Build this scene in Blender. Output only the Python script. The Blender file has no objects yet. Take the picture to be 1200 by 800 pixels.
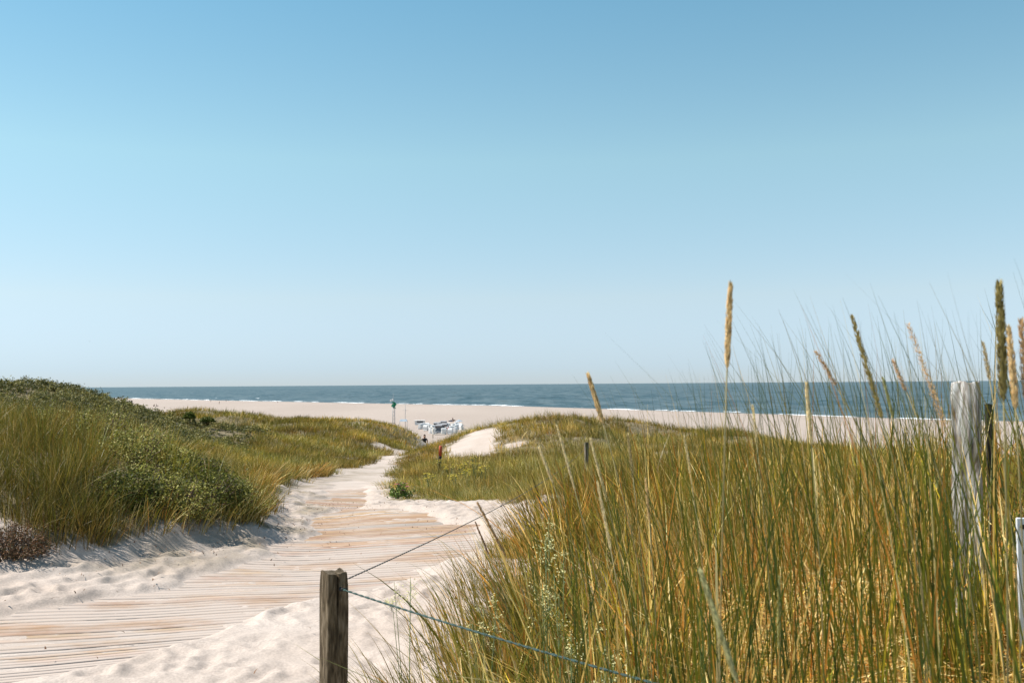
import bpy, bmesh, math, random
import numpy as np
from mathutils import Vector, Matrix, Euler
R = math.radians
rng = np.random.default_rng(7)
random.seed(7)
SC = bpy.context.scene
COL = SC.collection

# ------------------------------------------------------------------ camera, world, sun, exposure
F = 1167.0                    # focal length in pixels of the 1200 x 800 photograph
cam_d = bpy.data.cameras.new('camera')
cam = bpy.data.objects.new('camera', cam_d); COL.objects.link(cam)
cam_d.sensor_width = 36; cam_d.lens = F / 1200 * 36
cam_d.clip_start = 0.05; cam_d.clip_end = 200000
PITCH, ROLL = math.atan(50 / F), R(0.42)
fw = Vector((0, math.cos(PITCH), math.sin(PITCH)))
rt0 = Vector((1, 0, 0)); up0 = rt0.cross(fw)
rt = rt0 * math.cos(ROLL) - up0 * math.sin(ROLL)
up = rt.cross(fw)
cam.matrix_world = Matrix(((rt.x, up.x, -fw.x, 0), (rt.y, up.y, -fw.y, 0), (rt.z, up.z, -fw.z, 0), (0, 0, 0, 1)))
cam_d.dof.use_dof = True; cam_d.dof.focus_distance = 7.0; cam_d.dof.aperture_fstop = 9.0
SC.camera = cam

SUN_AZ, SUN_EL = R(-84), R(52)          # azimuth from +Y towards +X
sdir = Vector((math.sin(SUN_AZ) * math.cos(SUN_EL), math.cos(SUN_AZ) * math.cos(SUN_EL), math.sin(SUN_EL)))
W = bpy.data.worlds.new('World'); SC.world = W; W.use_nodes = True
wn = W.node_tree.nodes; wl = W.node_tree.links; wn.clear()
sky = wn.new('ShaderNodeTexSky'); sky.sky_type = 'NISHITA'; sky.sun_disc = False
sky.sun_elevation = SUN_EL; sky.sun_rotation = SUN_AZ
sky.altitude = 0; sky.air_density = 1.0; sky.dust_density = 0.0; sky.ozone_density = 3.0
tint = wn.new('ShaderNodeMix'); tint.data_type = 'RGBA'; tint.blend_type = 'MULTIPLY'
tint.inputs[0].default_value = 1.0; tint.inputs[7].default_value = (1.0, 1.0, 1.0, 1)
bg = wn.new('ShaderNodeBackground'); bg.inputs[1].default_value = 0.098
wo = wn.new('ShaderNodeOutputWorld')
# colour balance of the hazy sea air by height above the horizon
wt = wn.new('ShaderNodeTexCoord'); ws = wn.new('ShaderNodeSeparateXYZ'); wr = wn.new('ShaderNodeValToRGB')
wl.new(wt.outputs['Generated'], ws.inputs[0]); wl.new(ws.outputs['Z'], wr.inputs[0])
for i_, (p_, c_) in enumerate(((0.0, (.50, .64, .98)), (0.017, (.57, .70, 1.03)), (0.085, (1.0, .94, .93)), (0.219, (1.27, 1.32, 1.03)), (0.365, (1.02, 1.33, 1.10)), (1.0, (1.0, 1.12, 1.0)))):
    e_ = wr.color_ramp.elements[i_] if i_ < 2 else wr.color_ramp.elements.new(p_)
    e_.position = p_; e_.color = (*c_, 1)
wl.new(wr.outputs[0], tint.inputs[7])
wl.new(sky.outputs[0], tint.inputs[6]); wl.new(tint.outputs[2], bg.inputs[0]); wl.new(bg.outputs[0], wo.inputs[0])
sl = bpy.data.lights.new('sun', 'SUN'); sl.energy = 5.0; sl.angle = R(0.53); sl.color = (1.0, 0.955, 0.88)
sun = bpy.data.objects.new('sun', sl); COL.objects.link(sun)
sun.rotation_euler = sdir.to_track_quat('Z', 'Y').to_euler()
sun.location = (-20, 10, 30)
SC.view_settings.view_transform = 'Standard'; SC.view_settings.look = 'None'
SC.view_settings.exposure = 0.5; SC.view_settings.gamma = 1.0; SC.view_settings.use_curve_mapping = False
SC.render.resolution_x = 1024; SC.render.resolution_y = 682
SC.cycles.max_bounces = 6; SC.cycles.transparent_max_bounces = 4

# ------------------------------------------------------------------ helpers
def P(px, py, Y):
    """the place at depth Y that the photograph shows at pixel (px, py)"""
    d = fw + rt * ((px - 600) / F) + up * ((400 - py) / F)
    return d * (Y / d.y)

def tag(o, label=None, cat=None, group=None, kind=None):
    if label: o['label'] = label
    if cat: o['category'] = cat
    if group: o['group'] = group
    if kind: o['kind'] = kind
    return o

def empty(name, loc=(0, 0, 0), rz=0):
    o = bpy.data.objects.new(name, None); COL.objects.link(o)
    o.location = loc; o.rotation_euler = (0, 0, rz); o.empty_display_size = 0.2
    return o

def link(name, me, mats=(), parent=None, loc=None):
    o = bpy.data.objects.new(name, me); COL.objects.link(o)
    for m in (mats if isinstance(mats, (list, tuple)) else [mats]):
        if m and m.name not in [x.name for x in me.materials if x]: me.materials.append(m)
    if parent: o.parent = parent
    if loc is not None: o.location = loc
    return o

def np_mesh(name, verts, faces, col=None, smooth=False, attrs=None):
    """verts (n,3); faces (m,k) of one size; col (n,3) base colour per vertex"""
    me = bpy.data.meshes.new(name)
    verts = np.ascontiguousarray(verts, dtype=np.float32); faces = np.ascontiguousarray(faces, dtype=np.int32)
    n, (m, k) = len(verts), faces.shape
    me.vertices.add(n); me.vertices.foreach_set('co', verts.ravel())
    me.loops.add(m * k); me.loops.foreach_set('vertex_index', faces.ravel())
    me.polygons.add(m)
    me.polygons.foreach_set('loop_start', np.arange(0, m * k, k, dtype=np.int32))
    me.polygons.foreach_set('loop_total', np.full(m, k, dtype=np.int32))
    if smooth: me.polygons.foreach_set('use_smooth', np.ones(m, dtype=bool))
    if col is not None:
        a = me.color_attributes.new('col', 'FLOAT_COLOR', 'POINT')
        c = np.ones((n, 4), dtype=np.float32); c[:, :3] = np.clip(col, 0, 1)
        a.data.foreach_set('color', c.ravel())
    for nm, v in (attrs or {}).items():
        a = me.attributes.new(nm, 'FLOAT', 'POINT'); a.data.foreach_set('value', np.ascontiguousarray(v, dtype=np.float32))
    me.update(calc_edges=True); me.validate()
    return me

def bm_mesh(name, bm, smooth=False):
    me = bpy.data.meshes.new(name); bm.normal_update(); bm.to_mesh(me); bm.free()
    if smooth:
        for p in me.polygons: p.use_smooth = True
    return me

def add_box(bm, c, s, rz=0, mi=0, bev=0):
    g = bmesh.ops.create_cube(bm, size=1)
    vs = g['verts']
    bmesh.ops.scale(bm, vec=s, verts=vs)
    if bev:
        es = list({e for v in vs for e in v.link_edges})
        r = bmesh.ops.bevel(bm, geom=es, offset=bev, segments=1, affect='EDGES')
        vs = list({v for f in r['faces'] for v in f.verts} | {v for v in vs if v.is_valid})
    bmesh.ops.rotate(bm, cent=(0, 0, 0), matrix=Matrix.Rotation(rz, 3, 'Z'), verts=vs)
    bmesh.ops.translate(bm, vec=c, verts=vs)
    for f in {f for v in vs for f in v.link_faces}: f.material_index = mi
    return vs

def add_tube(bm, pts, rad, seg=6, mi=0, cap=True):
    """tube along pts, rad a number or a list"""
    pts = [Vector(p) for p in pts]; n = len(pts)
    rad = rad if isinstance(rad, (list, tuple)) else [rad] * n
    rings = []
    ref = Vector((0.123, 0.97, 0.2)).normalized()
    for i, p in enumerate(pts):
        t = (pts[min(i + 1, n - 1)] - pts[max(i - 1, 0)]).normalized()
        a = t.cross(ref)
        if a.length < 0.05: a = t.cross(Vector((1, 0, 0)))
        a.normalize(); b = t.cross(a)
        rings.append([bm.verts.new(p + (a * math.cos(q) + b * math.sin(q)) * rad[i]) for q in [2 * math.pi * k / seg for k in range(seg)]])
    for i in range(n - 1):
        for k in range(seg):
            f = bm.faces.new((rings[i][k], rings[i][(k + 1) % seg], rings[i + 1][(k + 1) % seg], rings[i + 1][k]))
            f.material_index = mi; f.smooth = True
    if cap:
        for r in (rings[0][::-1], rings[-1]):
            f = bm.faces.new(r); f.material_index = mi

def hash2(ix, iy, seed):
    h = (ix.astype(np.int64) * 374761393 + iy.astype(np.int64) * 668265263 + seed * 1442695041) & 0x7fffffff
    h = ((h ^ (h >> 13)) * 1274126177) & 0x7fffffff
    h = (h ^ (h >> 16)) & 0xffff
    return h / 65535.0

def vnoise(x, y, seed=0):
    ix, iy = np.floor(x), np.floor(y); fx, fy = x - ix, y - iy
    fx = fx * fx * (3 - 2 * fx); fy = fy * fy * (3 - 2 * fy)
    a = hash2(ix, iy, seed); b = hash2(ix + 1, iy, seed); c = hash2(ix, iy + 1, seed); d = hash2(ix + 1, iy + 1, seed)
    return (a + (b - a) * fx) * (1 - fy) + (c + (d - c) * fx) * fy - 0.5

def fbm(x, y, seed=0, o=4):
    s, a = 0.0, 1.0
    c, sn = math.cos(0.7), math.sin(0.7)
    for i in range(o):
        s = s + a * vnoise(x, y, seed + i * 17); a *= 0.5
        x, y = (c * x - sn * y) * 2.03 + 5.1, (sn * x + c * y) * 2.03 + 1.7
    return s

def sstep(a, b, x):
    t = np.clip((x - a) / (b - a), 0, 1); return t * t * (3 - 2 * t)

# ------------------------------------------------------------------ materials
def mat(name):
    m = bpy.data.materials.new(name); m.use_nodes = True
    nt = m.node_tree; b = nt.nodes['Principled BSDF']
    return m, nt, b

def plain(name, c, rough=0.6, c2=None, scale=8, bump=0.0, stretch=(1, 1, 1), metal=0.0):
    """a base colour broken up by noise, with a matching bump"""
    m, nt, b = mat(name); N = nt.nodes; L = nt.links
    b.inputs['Roughness'].default_value = rough; b.inputs['Metallic'].default_value = metal
    tc = N.new('ShaderNodeTexCoord'); mp = N.new('ShaderNodeMapping'); mp.inputs['Scale'].default_value = stretch
    no = N.new('ShaderNodeTexNoise'); no.inputs['Scale'].default_value = scale; no.inputs['Detail'].default_value = 6
    L.new(tc.outputs['Object'], mp.inputs[0]); L.new(mp.outputs[0], no.inputs[0])
    cr = N.new('ShaderNodeValToRGB'); cr.color_ramp.elements[0].position = 0.35; cr.color_ramp.elements[1].position = 0.65
    cr.color_ramp.elements[0].color = (*c, 1); cr.color_ramp.elements[1].color = (*(c2 or tuple(min(1, v * 1.25) for v in c)), 1)
    L.new(no.outputs[0], cr.inputs[0]); L.new(cr.outputs[0], b.inputs['Base Color'])
    if bump:
        bp = N.new('ShaderNodeBump'); bp.inputs['Strength'].default_value = bump; bp.inputs['Distance'].default_value = 0.01
        L.new(no.outputs[0], bp.inputs['Height']); L.new(bp.outputs[0], b.inputs['Normal'])
    return m

def leaf_mat(name, trans=0.35, rough=0.55, tone=(1, 1, 1), gain=1.0, spec=0.15):
    """thin leaf: colour attribute, some light comes through"""
    m = bpy.data.materials.new(name); m.use_nodes = True; nt = m.node_tree; N = nt.nodes; L = nt.links; N.clear()
    at = N.new('ShaderNodeAttribute'); at.attribute_name = 'col'
    mx = N.new('ShaderNodeMix'); mx.data_type = 'RGBA'; mx.blend_type = 'MULTIPLY'; mx.inputs[0].default_value = 1
    mx.inputs[7].default_value = (tone[0] * gain, tone[1] * gain, tone[2] * gain, 1)
    L.new(at.outputs['Color'], mx.inputs[6])
    p = N.new('ShaderNodeBsdfPrincipled'); p.inputs['Roughness'].default_value = rough
    p.inputs['Specular IOR Level'].default_value = spec
    t = N.new('ShaderNodeBsdfTranslucent'); ms = N.new('ShaderNodeMixShader'); ms.inputs[0].default_value = trans
    o = N.new('ShaderNodeOutputMaterial')
    L.new(mx.outputs[2], p.inputs['Base Color']); L.new(mx.outputs[2], t.inputs['Color'])
    L.new(p.outputs[0], ms.inputs[1]); L.new(t.outputs[0], ms.inputs[2]); L.new(ms.outputs[0], o.inputs[0])
    return m

M_grass = leaf_mat('marram_blades', 0.26, 0.45, tone=(1.04, 0.985, 0.74), gain=1.1, spec=0.2)
M_leaf = leaf_mat('shrub_leaves', 0.2, 0.55, gain=0.9)
M_ear = leaf_mat('seed_husks', 0.3, 0.8, gain=1.25)

def sand_mat():
    m, nt, b = mat('dune_sand'); N = nt.nodes; L = nt.links
    b.inputs['Roughness'].default_value = 0.95; b.inputs['Specular IOR Level'].default_value = 0.1
    tc = N.new('ShaderNodeTexCoord')
    def noise(scale, detail=5, vec=None):
        n = N.new('ShaderNodeTexNoise'); n.inputs['Scale'].default_value = scale; n.inputs['Detail'].default_value = detail
        L.new(vec or tc.outputs['Object'], n.inputs[0]); return n
    n1 = noise(0.9, 6); n2 = noise(60, 3); n3 = noise(6, 6); n4 = noise(260, 2)
    cr = N.new('ShaderNodeValToRGB'); e = cr.color_ramp.elements
    e[0].position = 0.3; e[0].color = (0.43, 0.350, 0.294, 1); e[1].position = 0.7; e[1].color = (0.515, 0.435, 0.378, 1)
    L.new(n1.outputs[0], cr.inputs[0])
    # grains: fine light and dark speckle
    g = N.new('ShaderNodeMix'); g.data_type = 'RGBA'; g.blend_type = 'OVERLAY'; g.inputs[0].default_value = 0.35
    L.new(cr.outputs[0], g.inputs[6]); L.new(n2.outputs[0], g.inputs[7])
    # litter and humus under the plants
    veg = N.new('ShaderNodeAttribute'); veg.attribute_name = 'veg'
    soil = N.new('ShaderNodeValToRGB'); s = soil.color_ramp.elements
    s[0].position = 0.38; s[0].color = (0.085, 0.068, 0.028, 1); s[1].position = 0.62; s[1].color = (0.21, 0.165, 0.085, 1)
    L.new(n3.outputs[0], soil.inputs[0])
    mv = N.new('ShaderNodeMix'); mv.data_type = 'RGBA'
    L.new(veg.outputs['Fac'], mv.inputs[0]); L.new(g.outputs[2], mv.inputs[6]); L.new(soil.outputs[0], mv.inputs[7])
    wet = N.new('ShaderNodeAttribute'); wet.attribute_name = 'wet'
    mw = N.new('ShaderNodeMix'); mw.data_type = 'RGBA'; mw.inputs[7].default_value = (0.235, 0.18, 0.145, 1)
    L.new(wet.outputs['Fac'], mw.inputs[0]); L.new(mv.outputs[2], mw.inputs[6])
    L.new(mw.outputs[2], b.inputs['Base Color'])
    b1 = N.new('ShaderNodeBump'); b1.inputs['Strength'].default_value = 0.55; b1.inputs['Distance'].default_value = 0.035
    L.new(n3.outputs[0], b1.inputs['Height'])
    b2 = N.new('ShaderNodeBump'); b2.inputs['Strength'].default_value = 0.35; b2.inputs['Distance'].default_value = 0.004
    L.new(n2.outputs[0], b2.inputs['Height']); L.new(b1.outputs[0], b2.inputs['Normal'])
    L.new(b2.outputs[0], b.inputs['Normal'])
    return m
M_sand = sand_mat()

def wood_mat(name, c0, c1, c2, grain=(30, 30, 1.5), rough=0.85, bump=0.6, speck=0.0):
    m, nt, b = mat(name); N = nt.nodes; L = nt.links
    b.inputs['Roughness'].default_value = rough; b.inputs['Specular IOR Level'].default_value = 0.2
    tc = N.new('ShaderNodeTexCoord'); mp = N.new('ShaderNodeMapping'); mp.inputs['Scale'].default_value = grain
    L.new(tc.outputs['Object'], mp.inputs[0])
    n = N.new('ShaderNodeTexNoise'); n.inputs['Scale'].default_value = 2.2; n.inputs['Detail'].default_value = 8; n.inputs['Distortion'].default_value = 0.6
    L.new(mp.outputs[0], n.inputs[0])
    cr = N.new('ShaderNodeValToRGB'); e = cr.color_ramp.elements
    e[0].position = 0.33; e[0].color = (*c0, 1); e[1].position = 0.68; e[1].color = (*c2, 1)
    k = cr.color_ramp.elements.new(0.5); k.color = (*c1, 1)
    L.new(n.outputs[0], cr.inputs[0])
    n2 = N.new('ShaderNodeTexNoise'); n2.inputs['Scale'].default_value = 7; n2.inputs['Detail'].default_value = 5
    L.new(tc.outputs['Object'], n2.inputs[0])
    mx = N.new('ShaderNodeMix'); mx.data_type = 'RGBA'; mx.blend_type = 'OVERLAY'; mx.inputs[0].default_value = 0.6
    L.new(cr.outputs[0], mx.inputs[6]); L.new(n2.outputs[0], mx.inputs[7]); L.new(mx.outputs[2], b.inputs['Base Color'])
    bp = N.new('ShaderNodeBump'); bp.inputs['Strength'].default_value = bump; bp.inputs['Distance'].default_value = 0.004
    L.new(n.outputs[0], bp.inputs['Height']); L.new(bp.outputs[0], b.inputs['Normal'])
    return m
M_post = wood_mat('weathered_timber', (0.04, 0.028, 0.016), (0.10, 0.073, 0.043), (0.20, 0.155, 0.105), grain=(42, 42, 7), bump=.5)
M_pale = wood_mat('bleached_timber', (0.10, 0.07, 0.05), (0.40, 0.36, 0.32), (0.72, 0.70, 0.67), grain=(34, 34, 5))
M_greyp = wood_mat('grey_timber', (0.07, 0.055, 0.04), (0.17, 0.135, 0.10), (0.28, 0.235, 0.185))
M_dark = wood_mat('dark_timber', (0.012, 0.01, 0.008), (0.03, 0.024, 0.018), (0.06, 0.05, 0.04))

def plank_mat():
    m, nt, b = mat('sanded_planks'); N = nt.nodes; L = nt.links
    b.inputs['Roughness'].default_value = 0.85; b.inputs['Specular IOR Level'].default_value = 0.15
    at = N.new('ShaderNodeAttribute'); at.attribute_name = 'col'
    tc = N.new('ShaderNodeTexCoord'); mp = N.new('ShaderNodeMapping'); mp.inputs['Scale'].default_value = (1.2, 28, 28)
    L.new(tc.outputs['Object'], mp.inputs[0])
    n = N.new('ShaderNodeTexNoise'); n.inputs['Scale'].default_value = 1.6; n.inputs['Detail'].default_value = 8
    L.new(mp.outputs[0], n.inputs[0])
    mx = N.new('ShaderNodeMix'); mx.data_type = 'RGBA'; mx.blend_type = 'OVERLAY'; mx.inputs[0].default_value = 0.35
    L.new(at.outputs['Color'], mx.inputs[6]); L.new(n.outputs[0], mx.inputs[7])
    # blown sand lying on the boards
    s = N.new('ShaderNodeTexNoise'); s.inputs['Scale'].default_value = 1.1; s.inputs['Detail'].default_value = 9; s.inputs['Roughness'].default_value = 0.65
    mp2 = N.new('ShaderNodeMapping'); mp2.inputs['Scale'].default_value = (0.8, 1.6, 1)
    L.new(tc.outputs['Object'], mp2.inputs[0]); L.new(mp2.outputs[0], s.inputs[0])
    cr = N.new('ShaderNodeValToRGB'); cr.color_ramp.elements[0].position = 0.36; cr.color_ramp.elements[1].position = 0.56
    dust = N.new('ShaderNodeAttribute'); dust.attribute_name = 'dust'
    ad = N.new('ShaderNodeMath'); ad.operation = 'ADD'; L.new(s.outputs[0], ad.inputs[0]); L.new(dust.outputs['Fac'], ad.inputs[1])
    L.new(ad.outputs[0], cr.inputs[0])
    ml = N.new('ShaderNodeMath'); ml.operation = 'MULTIPLY'; ml.inputs[1].default_value = 0.93; L.new(cr.outputs[0], ml.inputs[0])
    m2 = N.new('ShaderNodeMix'); m2.data_type = 'RGBA'; m2.inputs[7].default_value = (0.48, 0.40, 0.345, 1)
    L.new(ml.outputs[0], m2.inputs[0]); L.new(mx.outputs[2], m2.inputs[6]); L.new(m2.outputs[2], b.inputs['Base Color'])
    bp = N.new('ShaderNodeBump'); bp.inputs['Strength'].default_value = 0.4; bp.inputs['Distance'].default_value = 0.004
    L.new(n.outputs[0], bp.inputs['Height']); L.new(bp.outputs[0], b.inputs['Normal'])
    return m
M_plank = plank_mat()

# ------------------------------------------------------------------ terrain
SEA_Z = -13.0
# shoreline: x -> Y
sh_x = np.array([-3000, -481, -292, 0, 105, 143, 230, 3000.]); sh_y = np.array([4600, 1195, 948, 595, 410, 335, 260, -900.])
def shore(x): return np.interp(x, sh_x, sh_y)

ctl = []
def cw(*a):
    for t in a: ctl.append(t)
def cp(*a):
    for (px, py, Y) in a:
        p = P(px, py, Y); ctl.append((p.x, p.y, p.z))
cw((-6, -3, -1.6), (0, -3, -1.5), (3, -3, -1.0), (-9, 1, -1.5), (-6, 2, -1.62), (-2, 2, -1.66), (-0.6, 1.8, -1.62), (-0.6, 3.4, -1.66), (-4, 5, -1.66),
   (-7, 7, -1.55), (-1.2, 5.5, -1.67), (-2.2, 8, -1.66), (-0.5, 8, -1.63), (-1.5, 11, -1.66), (0, 11, -1.6), (0.9, 11, -1.5), (-1.8, 14, -1.69),
   (-0.3, 14, -1.7), (0.5, 16, -1.72), (-3.4, 7.5, -1.66))
# path falling away to the beach
cp((400, 572, 20), (335, 572, 20), (410, 556, 32), (440, 541, 47), (452, 540, 47), (478, 528, 66), (486, 528, 66), (495, 530, 78))
cw((-8.3, 92, -5.6), (-6, 92, -6.6), (-8.5, 112, -7.8), (-4.5, 112, -8.9))
# left bank and its foot
cw((-4.4, 8.3, -1.6), (-3.85, 9.2, -1.6), (-3.1, 10.9, -1.62), (-3.5, 13.2, -1.68), (-5.4, 9.7, -1.18), (-4.5, 11, -1.1), (-4.2, 12.5, -1.15),
   (-7.5, 11, -1.0), (-6.6, 14, -0.85), (-9.5, 13, -0.7), (-5.2, 16, -1.5), (-12, 9, -0.9))
# big left dune
cp((0, 464, 42), (-200, 452, 42), (-500, 460, 40), (75, 469, 43), (130, 483, 45), (200, 500, 48), (250, 516, 44), (0, 490, 26), (-300, 482, 22), (100, 507, 26), (190, 527, 26),
   (270, 552, 24), (300, 560, 20))
cw((-40, 60, -2.5), (-24, 62, -4.4), (-60, 90, -6))
# valley and the grassy ridge beyond it
cp((290, 534, 38), (340, 528, 45), (220, 486, 82), (180, 488, 84), (300, 493, 80), (370, 497, 78), (440, 495, 74), (480, 505, 72), (500, 519, 72), (380, 526, 50),
   (440, 516, 60), (405, 551, 34), (432, 543, 44), (462, 533, 57))
cw((-45, 110, -9), (-22, 112, -9.2))
# right side
cp((455, 590, 16.6), (520, 584, 17), (600, 588, 17), (475, 570, 20), (500, 556, 28), (480, 551, 36), (520, 544, 38), (490, 534, 56), (530, 534, 44), (560, 504, 50), (545, 509, 51), (578, 502, 50),
   (575, 541, 41), (610, 503, 48), (650, 507, 45), (750, 518, 42), (850, 529, 38), (930, 544, 34), (1000, 572, 32), (1100, 578, 30), (1300, 572, 30),
   (560, 570, 22), (620, 562, 22), (700, 556, 22), (800, 560, 18), (900, 564, 15), (1000, 576, 12), (1150, 578, 12), (700, 575, 12), (524, 517, 62), (540, 513, 60), (498, 531, 62), (501, 532, 71))
cw((2, 92, -7.5), (25, 85, -7), (50, 70, -7), (-2, 112, -9), (30, 112, -9.4))
# the near mound on the right
cw((0.9, 1.0, -1.05), (1.2, 2, -0.92), (0.6, 2.5, -1.15), (2, 3, -0.85), (3, 3, -0.85), (1.5, 4, -0.98), (3, 6, -1.0), (0.1, 3.4, -1.47), (0.5, 5, -1.45),
   (1.6, 7, -1.2), (0.1, 2, -1.42), (5, 5, -0.9), (6, 9, -1.05), (2.2, 1, -0.9), (0.6, 9, -1.48), (9, 4, -0.9))
ctl = np.array(ctl)
def warp(x, y):
    yy = np.maximum(y, -4.5) + 6
    return np.stack([np.clip(x / yy, -1.7, 1.7) * 4.0, np.log(yy) * 2.6], -1)
def _phi(r2): return 0.5 * r2 * np.log(r2 + 1e-9)
_cu = warp(ctl[:, 0], ctl[:, 1]); _n = len(_cu)
_K = _phi(((_cu[:, None] - _cu[None]) ** 2).sum(-1)) + np.eye(_n) * 0.004
_Pm = np.concatenate([np.ones((_n, 1)), _cu], 1)
_A = np.zeros((_n + 3, _n + 3)); _A[:_n, :_n] = _K; _A[:_n, _n:] = _Pm; _A[_n:, :_n] = _Pm.T
# heights are fitted as z / (y + 6): the fit then is even in what one sees, near and far
_w = np.linalg.solve(_A, np.concatenate([ctl[:, 2] / (np.maximum(ctl[:, 1], -4.5) + 6), np.zeros(3)]))
def tps(x, y):
    q = warp(x, y); out = np.empty(len(q))
    for i in range(0, len(q), 40000):
        b = q[i:i + 40000]
        out[i:i + 40000] = _phi(((b[:, None] - _cu[None]) ** 2).sum(-1)) @ _w[:_n] + _w[_n] + b @ _w[_n + 1:]
    return out * (np.maximum(y, -4.5) + 6)
def H(x, y):
    """ground height without the smallest marks in the sand"""
    x = np.atleast_1d(np.asarray(x, float)); y = np.atleast_1d(np.asarray(y, float))
    sd = shore(x) - y                                    # distance up the beach
    beach = SEA_Z + np.where(sd > 0, 2.2 * (1 - np.exp(-np.maximum(sd, 0) / 110)), np.maximum(sd * 0.02, -3))
    k = sstep(96, 135, y)
    near = k < 1
    d = np.full(len(x), -10.0)
    if near.any(): d[near] = tps(x[near], y[near])
    far = np.clip((y - 14) / 30, 0, 1)
    d = d + far * (fbm(x * 0.16, y * 0.16, 3, 3) * 1.0) * sstep(3.0, 10, np.abs(x + np.interp(y, [0, 20, 80], [2, 4, 7])))
    return d * (1 - k) + beach * k

# sand corridor: left and right edge of the vegetation
le_y = np.array([-5, 4, 8.1, 8.9, 9.3, 10.0, 11.0, 13, 16, 20, 27, 36, 45, 58, 68, 75, 85, 95, 110, 130]); le_x = np.array([-8, -7, -5.5, -4.9, -3.95, -3.35, -2.85, -3.15, -3.95, -4.7, -5.25, -6.0, -6.5, -6.75, -6.6, -6.9, -6.6, -5.9, -5.4, -5])
re_y = np.array([-5, 2, 4, 5, 7, 9, 12, 14, 15.4, 16.5, 18, 22, 30, 40, 50, 60, 68, 78, 85, 95, 110, 130]); re_x = np.array([0.0, -0.05, -0.46, -0.40, -0.20, -0.02, 0.20, 0.05, -0.8, -2.0, -2.2, -2.7, -3.7, -4.9, -5.6, -6.1, -6.1, -5.9, -5.3, -3.8, -2.8, -2])
# bare sand: (x, y, radius x, radius y)
def W2(px, Y): return ((px - 600) / F * Y, Y)
bare = []
for (px, Y, rx, ry) in ((553, 46, 1.35, 4.2), (603, 44, 0.55, 0.7), (500, 34, 0.5, 0.8), (447, 59, .5, 1.6), (500, 64, .5, 5), (722, 38, 0.5, 0.5),
                        (545, 24, 0.7, 0.5), (412, 46, 1.1, 1.6), (330, 23, .5, 1.2)):
    bare.append((*W2(px, Y), rx, ry))
bare.append((-4.95, 9.0, 0.8, 0.35))
def vegmask(x, y):
    n = fbm(x * 1.3, y * 1.3, 11, 3) + 0.5 * fbm(x * 4, y * 4, 12, 2)
    s = 1 + np.clip(y / 22, 0, 1.6)
    e = np.maximum(np.interp(y, le_y, le_x) - x, x - np.interp(y, re_y, re_x)) + n * 0.35 * s
    m = sstep(-0.02, 0.12 * s, e)
    for (bx, by, rx, ry) in bare:
        r = np.sqrt(((x - bx) / rx) ** 2 + ((y - by) / ry) ** 2) + n * 0.5
        m = m * sstep(0.85, 1.1, r)
    return m * (1 - sstep(104, 120, y + n * 14))

# boardwalk centre line
bw_y = np.array([3.8, 5.0, 6.0, 7.0, 8.0, 9.0, 10.0, 11.5, 12.8, 14.0, 16, 20, 25, 30]); bw_x = np.array([-5.3, -4.35, -3.6, -2.95, -2.4, -1.85, -1.45, -1.45, -1.7, -2.15, -2.75, -3.35, -4.0, -4.6])
def bw_half(y, x=None):
    return np.interp(y, [3, 6, 8, 10, 12, 13.4, 14.2, 15.2, 16.5, 24, 27, 40], [1.0, 1.05, 1.08, 1.15, 1.1, 0.95, 0.5, 0.35, 0.6, 0.5, -0.6, -0.6])
def boardmask(x, y):
    d = np.abs(x - np.interp(y, bw_y, bw_x))
    n = fbm(x * 0.9, y * 1.4, 31, 4) * 0.62
    return sstep(0.04, -0.14, d - bw_half(y) + n * 0.75)

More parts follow.
